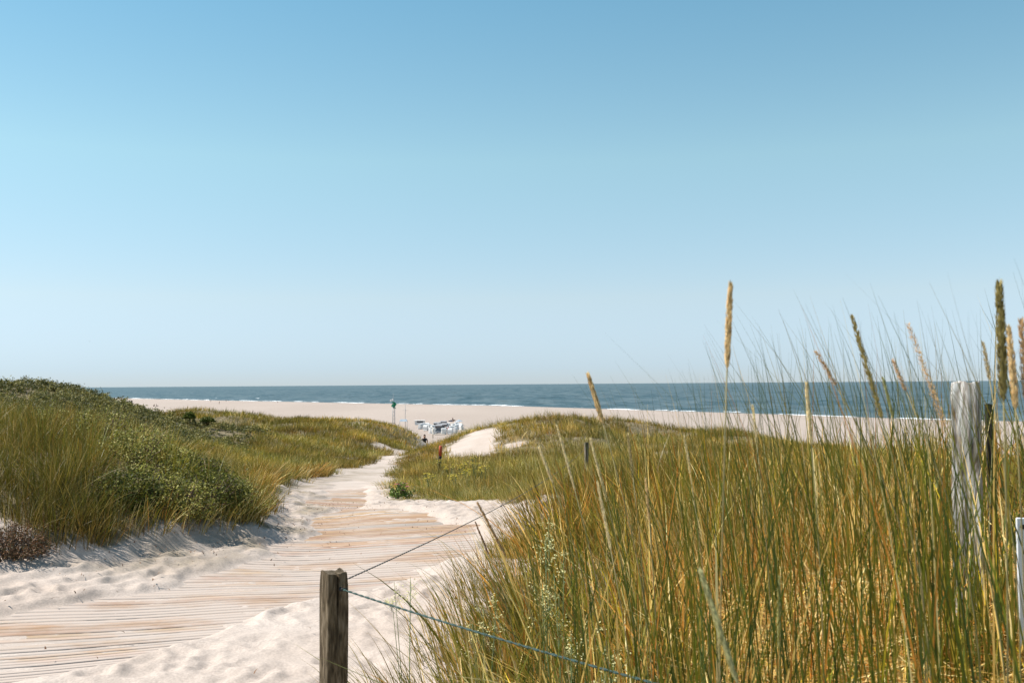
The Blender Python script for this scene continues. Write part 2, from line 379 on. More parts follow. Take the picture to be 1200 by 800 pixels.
def build_ground():
    rows = np.concatenate([np.arange(-3, 2.5, 0.12), np.arange(2.5, 16, 0.035), np.arange(16, 26, 0.07),
                           np.geomspace(26, 160, 330), np.geomspace(161, 1500, 150), np.geomspace(1550, 60000, 30)])
    u = np.concatenate([np.linspace(-2.2, -0.64, 60)[:-1], np.linspace(-0.64, 0.64, 760), np.linspace(0.64, 2.2, 60)[1:]])
    Yg, Ug = np.meshgrid(rows, u, indexing='ij')
    X = (Ug * (np.maximum(Yg, -2.8) + 5.0) * 0.75).ravel(); Y = Yg.ravel()
    z = H(X, Y); near = (Y < 26)
    veg = np.zeros(len(X)); nv = Y < 125; veg[nv] = vegmask(X[nv], Y[nv])
    zz = z[near]; x = X[near]; y = Y[near]; vg = veg[near]
    bm_ = boardmask(x, y)
    amp = 1 - 0.68 * bm_
    fade = 1 - sstep(18, 26, y)
    d = fbm(x * 0.55, y * 0.55, 5, 3) * 0.03 + fbm(x * 2.6, y * 2.6, 6, 3) * 0.011 * amp + fbm(x * 14, y * 14, 66, 2) * 0.006 * amp
    cell = fbm(x * 5.5, y * 5.5, 8, 2); d += -np.abs(cell) * 0.009 * amp
    # wheel and foot-worn furrows that follow the path on its left
    lat = x - np.interp(y, bw_y, bw_x)
    d += np.sin((lat + 0.15 * fbm(x * .7, y * .7, 9, 2)) * 21) * 0.011 * sstep(-1.05, -1.5, lat) * sstep(-3.2, -2.4, lat) * sstep(6, 8, y)
    d += -0.02 * sstep(-0.2, -0.02, -np.abs(lat + 1.75)) * sstep(8, 10, y)
    # bank scarp: a step up at the foot of the plants, with runnels of slipped sand
    e = np.interp(y, le_y, le_x) - x
    run = fbm(y * 2.4, x * 0.5, 14, 3)
    d += (sstep(-0.30, 0.30, e + run * 0.30) * 0.15 + run * 0.04 * sstep(-0.7, 0.1, e) * sstep(1.2, 0.2, e)) * sstep(7.6, 9.2, y)
    d += 0.022 - bm_ * 0.052
    zz = zz + d * (0.25 + 0.75 * fade)
    z[near] = zz
    # footprints
    grid_r = np.searchsorted(rows, 26); nc = len(u)
    Zg = z.reshape(len(rows), nc); Xg = X.reshape(len(rows), nc)
    k = 0
    for _ in range(2600):
        fy = rng.uniform(3.2, 19); fx = rng.uniform(np.interp(fy, le_y, le_x), np.interp(fy, re_y, re_x) + 0.3)
        if boardmask(np.array([fx]), np.array([fy]))[0] > 0.02: continue
        i = np.searchsorted(rows, fy); c = np.searchsorted(Xg[i], fx)
        r = 14; sl_ = (slice(max(i - r, 0), i + r), slice(max(c - 18, 0), c + 18))
        a = rng.uniform(0, math.pi); dx = Xg[sl_] - fx; dy = Yg[sl_] - fy
        p = (dx * math.cos(a) + dy * math.sin(a)) / rng.uniform(0.09, 0.15); q = (-dx * math.sin(a) + dy * math.cos(a)) / rng.uniform(0.05, 0.08)
        r2 = p * p + q * q
        Zg[sl_] += (-0.015 * np.exp(-r2) + 0.009 * np.exp(-(np.sqrt(r2) - 1.5) ** 2 * 4)) * rng.uniform(0.5, 1.2)
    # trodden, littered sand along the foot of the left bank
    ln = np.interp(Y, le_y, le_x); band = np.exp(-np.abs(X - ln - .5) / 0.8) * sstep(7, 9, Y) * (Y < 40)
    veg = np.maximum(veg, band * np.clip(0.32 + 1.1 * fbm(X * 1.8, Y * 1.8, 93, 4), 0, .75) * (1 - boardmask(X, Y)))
    sd = shore(X) - Y + fbm(X * 0.01, Y * 0.01, 4, 3) * 25
    wet = sstep(34, 4, sd) * 0.75 + 0.45 * np.exp(-((sd - 62) / 9) ** 2) + 0.2 * np.exp(-((sd - 150) / 12) ** 2) * (fbm(X * .006, Y * .003, 8, 2) + .5)
    wet = np.maximum(wet, 0.32 * sstep(100, 150, Y) + 0.10 * sstep(100, 150, Y) * (fbm(X * .02, Y * .006, 71, 3) * 2))
    n, m = Yg.shape
    idx = np.arange(n * m).reshape(n, m)
    f = np.stack([idx[:-1, :-1], idx[:-1, 1:], idx[1:, 1:], idx[1:, :-1]], -1).reshape(-1, 4)
    me = np_mesh('ground', np.stack([X, Y, z], -1), f, smooth=True, attrs={'veg': veg * 0.85, 'wet': wet})
    return tag(link('ground', me, M_sand), 'pale dune and beach sand running down to the sea', 'ground', kind='structure')
build_ground()

# boardwalk: planks laid across the path
def build_boardwalk():
    ys = np.linspace(3.9, 27, 2000); xs = np.interp(ys, bw_y, bw_x)
    k = np.ones(121) / 121; xs = np.convolve(np.pad(xs, 60, 'edge'), k, 'valid')
    s = np.concatenate([[0], np.cumsum(np.hypot(np.diff(xs), np.diff(ys)))])
    V, Fc, Cc, D = [], [], [], []
    ang = lambda y: R(np.interp(y, [4, 6, 8, 10, 12, 30], [24, 20, 9, 1, -1, 0]))
    t = 0.0
    while t < s[-1] - 0.2:
        w = 0.128; g_ = rng.uniform(0.0005, 0.0045); a, b = t + g_, t + w; t += w + 0.001
        yc = []
        y0, y1 = np.interp(a, s, ys), np.interp(b, s, ys)
        jl, jr = rng.uniform(-.05, .05), rng.uniform(-.05, .05)
        tilt = rng.uniform(-0.002, 0.002); base = rng.uniform(-0.002, 0.002)
        c = np.array([0.42, 0.27, 0.175]) * rng.uniform(0.80, 1.10) * np.array([1, rng.uniform(0.96, 1.04), rng.uniform(0.88, 1.1)])
        if rng.random() < 0.12: c = np.array([0.33, 0.28, 0.24]) * rng.uniform(.8, 1.2)
        N = 16; v0 = len(V)
        for i in range(N + 1):
            l = -1.75 + jl + (3.5 + jr - jl) * i / N
            for yy in (y0, y1):
                an = ang(yy); xc = np.interp(yy, ys, xs)
                px_, py_ = xc + l * math.cos(an), yy + l * math.sin(an)
                V.append([px_, py_, 0, base + (tilt if yy == y1 else -tilt)]); Cc.append(c); D.append(abs(l) / 1.5)
        for i in range(N):
            q = v0 + 2 * i; Fc.append([q, q + 2, q + 3, q + 1])
    V = np.array(V); Cc = np.array(Cc); D = np.array(D)
    zt = H(V[:, 0], V[:, 1]) + fbm(V[:, 0] * 0.55, V[:, 1] * 0.55, 5, 3) * 0.03 + V[:, 3] - 0.028
    top = np.stack([V[:, 0], V[:, 1], zt], -1); bot = top - [0, 0, 0.03]
    n = len(top); Fc = np.array(Fc)
    # sides of each plank
    S = []
    for q0 in range(0, n, 34):
        e0 = [q0 + 2 * i for i in range(17)]; e1 = [q0 + 2 * i + 1 for i in range(17)]
        for i in range(16):
            S.append([e0[i + 1], e0[i], e0[i] + n, e0[i + 1] + n]); S.append([e1[i], e1[i + 1], e1[i + 1] + n, e1[i] + n])
        S.append([e0[0], e1[0], e1[0] + n, e0[0] + n]); S.append([e1[-1], e0[-1], e0[-1] + n, e1[-1] + n])
    allf = np.concatenate([Fc, np.array(S)])
    dust = np.clip(D - 0.55, 0, 1) * 0.25 + sstep(13.4, 14.5, V[:, 1]) * 0.04 + sstep(11.6, 9.8, V[:, 1]) * 0.165 - 0.115
    me = np_mesh('boardwalk', np.concatenate([top, bot]), allf, col=np.concatenate([Cc, Cc * 0.7]), attrs={'dust': np.concatenate([dust, dust])})
    tag(link('boardwalk_path', me, M_plank), 'plank boardwalk half buried in blown sand', 'boardwalk', kind='structure')
build_boardwalk()

# ------------------------------------------------------------------ sea
def sea_mat():
    m, nt, b = mat('sea_water'); N = nt.nodes; L = nt.links
    b.inputs['Roughness'].default_value = 0.35; b.inputs['Specular IOR Level'].default_value = 0.22; b.inputs['IOR'].default_value = 1.33
    tc = N.new('ShaderNodeTexCoord'); mp = N.new('ShaderNodeMapping'); mp.inputs['Scale'].default_value = (0.07, 0.010, 1)
    L.new(tc.outputs['Object'], mp.inputs[0])
    n = N.new('ShaderNodeTexNoise'); n.inputs['Scale'].default_value = 1; n.inputs['Detail'].default_value = 6
    L.new(mp.outputs[0], n.inputs[0])
    cr = N.new('ShaderNodeValToRGB'); e = cr.color_ramp.elements
    e[0].position = 0.38; e[0].color = (0.034, 0.062, 0.070, 1); e[1].position = 0.64; e[1].color = (0.098, 0.126, 0.130, 1)
    L.new(n.outputs[0], cr.inputs[0]); L.new(cr.outputs[0], b.inputs['Base Color'])
    n2 = N.new('ShaderNodeTexNoise'); n2.inputs['Scale'].default_value = 0.16; n2.inputs['Detail'].default_value = 5
    L.new(tc.outputs['Object'], n2.inputs[0])
    bp = N.new('ShaderNodeBump'); bp.inputs['Strength'].default_value = 1.0; bp.inputs['Distance'].default_value = 1.2
    L.new(n2.outputs[0], bp.inputs['Height']); L.new(bp.outputs[0], b.inputs['Normal'])
    return m
M_sea = sea_mat()
def build_sea():
    rows = np.concatenate([np.geomspace(150, 4000, 900), np.geomspace(4100, 90000, 60)])
    u = np.concatenate([np.linspace(-4, -0.62, 30)[:-1], np.linspace(-0.62, 0.62, 800), np.linspace(0.62, 4, 30)[1:]])
    Yg, Ug = np.meshgrid(rows, u, indexing='ij')
    X = (Ug * Yg).ravel(); Y = Yg.ravel()
    z = np.zeros(len(X)); r = np.random.default_rng(3)
    for k in range(14):
        lam = r.uniform(7, 30); a = R(r.normal(215, 28)); A = 0.010 * lam * r.uniform(0.5, 1.2)
        ph = (X * math.sin(a) + Y * math.cos(a)) * 2 * math.pi / lam + r.uniform(0, 6) + 1.5 * vnoise(X * 0.02, Y * 0.02, 60 + k)
        z += A * (1 - np.abs(np.sin(ph / 2))) * 1.3
    z *= 0.55 + 0.9 * (vnoise(X * 0.012, Y * 0.012, 77) + 0.5)
    z *= sstep(-10, 60, Y - shore(X)) * (1 - sstep(3000, 8000, Y))
    n, m = Yg.shape; idx = np.arange(n * m).reshape(n, m)
    f = np.stack([idx[:-1, :-1], idx[:-1, 1:], idx[1:, 1:], idx[1:, :-1]], -1).reshape(-1, 4)
    me = np_mesh('sea', np.stack([X, Y, z + SEA_Z], -1), f, smooth=True)
    tag(link('sea', me, M_sea), 'grey green sea reaching to the horizon', 'sea', kind='structure')
build_sea()

def build_foam():
    """breaking crests: low irregular ridges of foam, along the shore and a few out at sea"""
    M = plain('sea_foam', (0.78, 0.80, 0.80), 0.8, (0.92, 0.92, 0.92), 2)
    V, Fc = [], []
    r = np.random.default_rng(12)
    def ridge(x0, y0, length, dirv, h, d):
        n = max(6, int(length / 3)); b = len(V)
        nx, ny = -dirv[1], dirv[0]; ph = r.uniform(0, 9)
        for i in range(n + 1):
            t = i / n; k = math.sin(math.pi * t) ** 0.6 * r.uniform(0.35, 1.0)
            w = 2.0 * math.sin(t * length / 14 + ph)
            cx, cy = x0 + dirv[0] * length * t + nx * w, y0 + dirv[1] * length * t + ny * w
            V.extend([(cx - nx * d * k, cy - ny * d * k, SEA_Z + 0.02), (cx - nx * d * .15, cy - ny * d * .15, SEA_Z + .03 + h * k * .8), (cx + nx * d * .2, cy + ny * d * .2, SEA_Z + 0.03 + h * k), (cx + nx * d * k, cy + ny * d * k, SEA_Z + 0.02)])
        for i in range(n):
            for j in range(3):
                q = b + 4 * i + j; Fc.append([q, q + 4, q + 5, q + 1])
    def at(x, off):
        y = float(shore(x)); d = np.array([10.0, float(shore(x + 10)) - y]); d /= np.hypot(*d)
        n = np.array([-d[1], d[0]]); n = n if n[1] > 0 else -n
        return (x + n[0] * off, y + n[1] * off), d
    x = -560.0
    while x < 260:
        L = r.uniform(14, 70)
        for off, pr, hh in ((3, 1.0, 0.75), (10, .8, 0.6), (20, 0.4, .5)):
            if r.random() < pr:
                (a, b_), d = at(x + r.uniform(-6, 6), off + r.uniform(-2, 3)); ridge(a, b_, L * r.uniform(.8, 1.2), d, hh * r.uniform(.2, .65), r.uniform(2, 6))
        x += L * 0.55
    for (px0, px1, off0, off1, cnt, hh) in ((125, 300, 60, 260, 46, 1.0), (300, 620, 60, 500, 14, .5), (800, 960, 30, 120, 16, .45), (960, 1120, 30, 120, 14, .4), (110, 1190, 120, 1500, 120, .22)):
        for _ in range(cnt):
            px = r.uniform(px0, px1); t = (px - 600) / F
            yy = 300.0
            for _k in range(40): yy = 0.5 * yy + 0.5 * float(shore(t * yy))
            yy += r.uniform(off0, off1) * (yy / 600); xx = t * yy
            _, d = at(xx, 0); ridge(xx, yy, r.uniform(6, 34) * yy / 700, d, hh * r.uniform(.4, 1.1), r.uniform(2, 5))
    me = np_mesh('foam', np.array(V), np.array(Fc), smooth=True)
    tag(link('surf_foam', me, M), 'white foam of small waves breaking along the shore', 'foam', kind='stuff')
build_foam()

# ------------------------------------------------------------------ grass
def blades(root, L, az, lean, width, c0, c1, S=4, droop=0.25, face=None, curl=1.8):
    """many grass blades as tapered bent strips; returns verts, faces, colours"""
    n = len(root)
    t = np.linspace(0, 1, S + 1)[None, :]
    dx, dy = np.cos(az)[:, None], np.sin(az)[:, None]
    off = (lean * L)[:, None] * (0.35 * t + 0.65 * t ** curl)
    zz = L[:, None] * (t - droop * (lean[:, None] ** 1.0) * t ** 2.4)
    cx = root[:, 0:1] + dx * off; cy = root[:, 1:2] + dy * off; cz = root[:, 2:3] + zz
    fa = (az + math.pi / 2 if face is None else face)[:, None]
    w = width[:, None] * 0.5 * np.clip(1.02 - t ** 2.2, 0.05, 1)
    sx, sy = np.cos(fa) * w, np.sin(fa) * w
    A = np.stack([cx - sx, cy - sy, cz], -1); B = np.stack([cx + sx, cy + sy, cz], -1)
    V = np.stack([A, B], 2).reshape(-1, 3)
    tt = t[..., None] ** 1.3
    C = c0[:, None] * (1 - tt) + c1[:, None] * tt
    C = np.repeat(C[:, :, None], 2, 2).reshape(-1, 3)
    base = (np.arange(n) * 2 * (S + 1))[:, None] + 2 * np.arange(S)[None]
    Fc = np.stack([base, base + 1, base + 3, base + 2], -1).reshape(-1, 4)
    return V, Fc, C
def join(parts):
    V, Fc, C = [], [], []; o = 0
    for v, f, c in parts: V.append(v); Fc.append(f + o); C.append(c); o += len(v)
    return np.concatenate(V), np.concatenate(Fc), np.concatenate(C)

G_green = np.array([0.112, 0.125, 0.014]); G_blue = np.array([0.058, 0.084, 0.020]); G_olive = np.array([0.190, 0.150, 0.022])
G_straw = np.array([0.62, 0.42, 0.155]); G_rust = np.array([0.42, 0.175, 0.035]); G_pale = np.array([0.78, 0.63, 0.36]); G_yel = np.array([0.50, 0.38, 0.03])
def palette(n, w, jit=0.34):
    pal = np.array([G_green, G_blue, G_olive, G_straw, G_rust, G_pale, G_yel])
    w = np.array(w, float); i = rng.choice(len(pal), n, p=w / w.sum())
    return pal[i] * rng.uniform(1 - jit, 1 + jit, (n, 1)), i

def tussocks(cx, cy, nb, spread, hgt, width, pal, lean_az=math.pi, lean_mean=0.18, lean_sd=0.25, S=4, patch=0.5, own=1.0):
    """nb blades from each centre; hgt, spread, width arrays per centre"""
    n = len(cx)
    idx = np.repeat(np.arange(n), nb); m = len(idx)
    a = rng.uniform(0, 2 * math.pi, m); r = np.sqrt(rng.uniform(0, 1, m)) * spread[idx]
    x = cx[idx] + np.cos(a) * r; y = cy[idx] + np.sin(a) * r
    z = H(x, y) - 0.02
    lm = lean_mean[idx] if isinstance(lean_mean, np.ndarray) else lean_mean
    k = np.clip(np.abs(rng.normal(0, lean_sd, m)), 0, 1.1)
    lx = np.cos(a) * k * 0.9 + math.cos(lean_az) * lm + rng.normal(0, .07, m)
    ly = np.sin(a) * k * 0.9 + math.sin(lean_az) * lm + rng.normal(0, .07, m)
    lean = np.hypot(lx, ly); az = np.arctan2(ly, lx)
    L = hgt[idx] * rng.uniform(0.45, 1.08, m)
    c, i = palette(m, pal)
    ct, _ = palette(n, pal); c = c * own + ct[idx] * (1 - own)
    tn = (1 + patch * (fbm(cx * 0.45, cy * 0.45, 21, 3)))[idx][:, None]      # stands differ in tone
    warm = np.clip(fbm(cx * 0.3, cy * 0.3, 23, 3) * 1.5, -0.5, 0.5)[idx][:, None]
    c = c * tn * np.concatenate([1 + warm * 0.25, 1 + warm * 0.05, 1 - warm * 0.25], 1)
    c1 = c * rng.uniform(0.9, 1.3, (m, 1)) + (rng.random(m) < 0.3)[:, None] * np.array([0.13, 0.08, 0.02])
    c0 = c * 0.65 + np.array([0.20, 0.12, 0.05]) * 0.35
    return blades(np.stack([x, y, z], -1), L, az, lean, width[idx] * rng.uniform(0.45, 1.6, m), c0, c1, S, face=rng.uniform(0, math.pi, m))

def scatter(n, y0, y1, xfun, power=1.0):
    """points in the view cone and a margin beside it, thinning with distance"""
    y = y0 * (y1 / y0) ** (rng.random(n) ** power)
    lo, hi = xfun(y); x = lo + (hi - lo) * rng.random(n)
    return x, y
cone = lambda y, m=0.62, e=2.0: (-(y + e) * m, (y + e) * m)

# --- right: the near stand of tall marram
def near_grass():
    parts = []
    # body of the stand
    x, y = scatter(1450, 2.3, 12.0, lambda y: (np.full_like(y, -0.8), (y + 1.5) * 0.66))
    e = x - np.interp(y, re_y, re_x); keep = e > rng.uniform(-0.05, 0.6, len(x)) ** 1.2
    x, y, e = x[keep], y[keep], e[keep]
    # keep the litter-covered hollow at the bottom right partly open
    hol = (y < 5.1) & (x / y > 0.14 + 0.08 * rng.random(len(x))); keep = ~(hol & (rng.random(len(x)) < 0.88)); x, y, e = x[keep], y[keep], e[keep]
    n = len(x)
    h = np.interp(e, [-0.1, 0.35, 1.2], [0.55, 0.80, 0.78]) * rng.uniform(0.5, 1.25, n)
    h = np.where(y < 2.9, h * 0.9, h)
    parts.append(tussocks(x, y, 19, np.full(n, 0.085), h, np.full(n, 0.0092) * (1 + y * 0.03), [8, 5, 3.5, 3.2, 3.8, 2.2, 1.0], lean_mean=np.interp(x / y, [-.1, .1, .3, .5], [.26, .16, .04, .02]), lean_sd=0.42, S=6, patch=0.9, own=0.85))
    # straw coloured clumps in the middle of the stand
    x, y = scatter(150, 4.6, 6.8, lambda y: (y * 0.12, y * 0.42)); n = len(x)
    parts.append(tussocks(x, y, 24, np.full(n, 0.12), rng.uniform(.5, .8, n), np.full(n, 0.0062), [.8, .2, 1.6, 4.5, 4, 2.5, 1.2], lean_mean=0.14, lean_sd=0.32, S=6, patch=0.5, own=0.8))
    # fringe leaning out over the sand
    x, y = scatter(210, 3.6, 12.0, lambda y: (np.interp(y, re_y, re_x) - 0.25, np.interp(y, re_y, re_x) + 0.6))
    n = len(x)
    parts.append(tussocks(x, y, 14, np.full(n, 0.12), np.full(n, 0.52) * rng.uniform(.6, 1.1, n), np.full(n, 0.0045), [7, 4, 3, 2.2, 1.2, 1.4, .8], lean_mean=0.40, lean_sd=0.25, S=6))
    # shed and bent straw on the ground
    n = 11000; y = rng.uniform(1.8, 6, n); x = rng.uniform(0.15, 1, n) * (y * 0.7 + 0.7)
    k = x > np.interp(y, re_y, re_x); x, y = x[k], y[k]; n = len(x)
    c, _ = palette(n, [0, 0, .5, 4, 1.6, 3, .2])
    parts.append(blades(np.stack([x, y, H(x, y) + rng.uniform(0.0, 0.09, n)], -1), rng.uniform(0.1, 0.42, n) * 0.5, rng.uniform(0, 2 * math.pi, n), rng.uniform(1.2, 3.0, n), rng.uniform(0.003, 0.006, n), c, c * 1.1, 4, droop=0.33))
    n = 15000; y = rng.uniform(2.3, 5.6, n); x = rng.uniform(0.14, 0.62, n) * y
    c, _ = palette(n, [.6, .2, 1.2, 3.5, 2.6, 2.2, .5], jit=.5)
    az_ = rng.uniform(0, 2 * math.pi, n)
    parts.append(blades(np.stack([x, y, H(x, y) + rng.uniform(0.0, 0.17, n)], -1), rng.uniform(0.05, 0.22, n), az_, rng.uniform(0.8, 3.2, n), rng.uniform(0.003, 0.006, n), c, c * 1.1, 4, droop=0.33))
    # dead straws leaning at odd angles through the stand
    n = 2400; y = rng.uniform(2.6, 7, n); x = rng.uniform(0.1, 1, n) * (y * 0.66 + 0.6)
    k = x > np.interp(y, re_y, re_x) + .15; x, y = x[k], y[k]; n = len(x)
    c, _ = palette(n, [0, 0, 0.5, 4, 3, 3, 1])
    parts.append(blades(np.stack([x, y, H(x, y)], -1), rng.uniform(0.2, 0.62, n), rng.uniform(0, 2 * math.pi, n), rng.uniform(0.4, 1.6, n), rng.uniform(0.003, 0.0065, n), c, c * 1.1, 6, droop=0.3, curl=1.3))
    # tall thin blades standing free against the sky
    n = 470; y = rng.uniform(1.5, 3.4, n); px = 600 + 600 * rng.random(n) ** 0.72; kp = ~(((px > 1108) & (px < 1152)) | (px > 1183)) | (rng.random(n) < .3); px, y = px[kp], y[kp]; n = len(px); x = (px - 600) / F * y
    top_py = np.interp(px, [600, 760, 860, 1000, 1120, 1200], [520, 430, 400, 400, 390, 330]) + np.abs(rng.normal(0, 50, n)) - 25
    tipz = (450 - top_py) / F * y; g = H(x, y); L = np.clip(tipz - g, 0.35, 1.25)
    c, _ = palette(n, [4, 4, 3, .8, .6, .2, .3])
    side = np.where(rng.random(n) < 0.62, math.pi, 0) + rng.normal(0, 0.7, n)
    lean = np.abs(rng.normal(0.16, 0.14, n))
    x = x - np.cos(side) * lean * L
    parts.append(blades(np.stack([x, y, H(x, y)], -1), L, side, lean, rng.uniform(0.0022, 0.0050, n), c, c * 1.15, 9, droop=0.15, curl=2.2, face=rng.uniform(-.6, .6, n)))
    n = 9; y = rng.uniform(2.6, 3.05, n); px = rng.uniform(1085, 1190, n)
    parts.append(tussocks((px - 600) / F * y, y, 20, np.full(n, .07), rng.uniform(.55, .78, n), np.full(n, .006), [8, 4, 4, 2, 1.5, 1, .6], lean_mean=.03, lean_sd=.2, S=6))
    n = 110; y = rng.uniform(2.2, 3.0, n); px = rng.uniform(1060, 1260, n); x = (px - 600) / F * y
    c, _ = palette(n, [5, 3, 4, 1, 1.5, .3, .5]); top = rng.uniform(400, 560, n); g = H(x, y)
    L = np.clip((450 - top) / F * y - g, .35, 1.2)
    parts.append(blades(np.stack([x, y, g], -1), L, rng.uniform(0, 6.28, n), np.abs(rng.normal(.12, .15, n)), rng.uniform(.003, .006, n), c, c * 1.15, 8, droop=.15, curl=2.0, face=rng.uniform(0, math.pi, n)))
    v, f, c = join(parts)
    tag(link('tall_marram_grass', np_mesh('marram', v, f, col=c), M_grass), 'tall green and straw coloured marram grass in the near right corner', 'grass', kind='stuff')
near_grass()

# --- right: the dune behind
def mid_grass():
    x, y = scatter(40000, 8.5, 110, lambda y: (np.interp(y, re_y, re_x) - 0.3, (y + 2) * 0.62))
    keep = rng.random(len(x)) < vegmask(x, y); x, y = x[keep], y[keep]; n = len(x)
    h = np.interp(y, [8, 16, 30, 110], [0.5, 0.42, 0.5, 0.6]) * rng.uniform(0.5, 1.2, n) * (0.9 + 0.9 * fbm(x * .6, y * .6, 51, 3))
    # low light tussocks by the sandy edge
    ed = x - np.interp(y, re_y, re_x); h *= np.interp(ed, [0, 1.2, 2.5], [0.5, 0.85, 1]) * (1 - 0.5 * sstep(48, 58, y) * (1 - sstep(88, 95, y)) * sstep(4, 2, ed))
    w = np.maximum(0.0045, y * 0.00034)
    v, f, c = tussocks(x, y, 17, np.maximum(0.16, y * 0.0062), h, w, [6, 4, 5, 3.4, 0.6, 1.9, 0.8], lean_mean=0.12, lean_sd=0.6, S=3, patch=1.0, own=0.35)
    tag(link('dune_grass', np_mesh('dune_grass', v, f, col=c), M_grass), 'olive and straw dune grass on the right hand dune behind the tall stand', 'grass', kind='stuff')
mid_grass()

# --- left: bank, big dune and far ridge
def ridge_mask(x, y):
    """1 where the low dark scrub of the big left dune grows"""
    px = 600 + x / y * F
    line = np.interp(y, [16, 19, 24, 30, 45, 55], [-60, 0, 110, 225, 290, 290])
    return sstep(20, -30, px - line + 60 * fbm(x * .3, y * .3, 41, 3)) * sstep(15.5, 19, y) * (1 - sstep(56, 62, y))
def left_grass():
    parts = []
    x, y = scatter(32000, 16, 112, lambda y: (-(y + 3) * 0.66, np.interp(y, le_y, le_x) + 0.3))
    keep = rng.random(len(x)) < vegmask(x, y) * (1 - 0.93 * ridge_mask(x, y)); x, y = x[keep], y[keep]; n = len(x)
    h = np.interp(y, [14, 30, 110], [0.5, 0.5, 0.62]) * rng.uniform(0.6, 1.15, n) * (0.85 + 0.5 * fbm(x * .4, y * .4, 52, 3))
    h *= 1 - 0.35 * ridge_mask(x, y)
    w = np.maximum(0.0045, y * 0.00034)
    parts.append(tussocks(x, y, 17, np.maximum(0.16, y * 0.0062), h, w, [8, 3.5, 6, 2.0, 0.4, 1.2, 0.5], lean_az=R(-20), lean_mean=0.10, lean_sd=0.6, S=3, patch=1.0, own=0.3))
    v, f, c = join(parts)
    tag(link('ridge_grass', np_mesh('ridge_grass', v, f, col=c), M_grass), 'brownish dune grass on the ridge left of the path', 'grass', kind='stuff')
    # the bank close to the path
    parts = []
    x, y = scatter(2300, 8.3, 18, lambda y: (-(y + 3) * 0.62, np.interp(y, le_y, le_x) + 0.05))
    keep = rng.random(len(x)) < vegmask(x, y); x, y = x[keep], y[keep]; n = len(x)
    px = 600 + x / y * F
    keep = rng.random(n) > 0.80 * sstep(105, 135, px) * sstep(292, 262, px) * sstep(8.9, 9.6, y); x, y, px = x[keep], y[keep], px[keep]; n = len(x)
    h = np.interp(px, [-100, 60, 110, 200, 290], [0.50, 0.62, 0.66, 0.40, 0.38]) * rng.uniform(0.55, 1.15, n)
    h = h * np.interp(y, [8.3, 10.5], [0.75, 1])
    parts.append(tussocks(x, y, 24, np.full(n, 0.17), h, np.full(n, 0.0062), [8, 4.5, 5, 1.6, 1.2, 0.5, 0.3], lean_az=R(-10), lean_mean=0.05, lean_sd=0.5, S=5, patch=0.8, own=0.6))
    # big arching tufts
    n = 16; yy = rng.uniform(11.5, 15, n); pxx = rng.uniform(-30, 300, n); xx = (pxx - 600) / F * yy
    fx = np.array([(98 - 600) / F * 9.7, (75 - 600) / F * 10.3, (248 - 600) / F * 11.4, (275 - 600) / F * 11.8, (60 - 600) / F * 9.9]); fy = np.array([9.7, 10.3, 11.4, 11.8, 9.9])
    xx = np.concatenate([fx, xx]); yy = np.concatenate([fy, yy]); k = xx < np.interp(yy, le_y, le_x) + .05; xx, yy = xx[k], yy[k]; n = len(xx)
    parts.append(tussocks(xx, yy, 130, np.full(n, 0.15), rng.uniform(.5, .72, n), np.full(n, 0.0065), [7, 2, 4, 2, 1, 1.6, .8], lean_az=R(-25), lean_mean=0.12, lean_sd=0.75, S=7, patch=0.8, own=0.5))
    # overhanging skirts of blades at the edge
    yy = rng.uniform(8.3, 30, 260); xx = np.interp(yy, le_y, le_x) - rng.uniform(0.0, 0.3, 260)
    parts.append(tussocks(xx, yy, 24, np.full(260, 0.13), np.interp(yy, [8, 30], [0.42, 0.5]) * rng.uniform(.6, 1.1, 260), np.maximum(0.005, yy * 0.0005), [4, 1, 5, 3, 2.6, 2, .5], lean_az=R(-25), lean_mean=0.38, lean_sd=0.42, S=5))
    v, f, c = join(parts); c = c * 0.84
    v[:, 2] += 0.12 * sstep(8.3, 9.6, v[:, 1]) * (1 - sstep(17, 24, v[:, 1]))
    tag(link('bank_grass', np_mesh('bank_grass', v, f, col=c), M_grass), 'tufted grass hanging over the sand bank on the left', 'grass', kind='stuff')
left_grass()

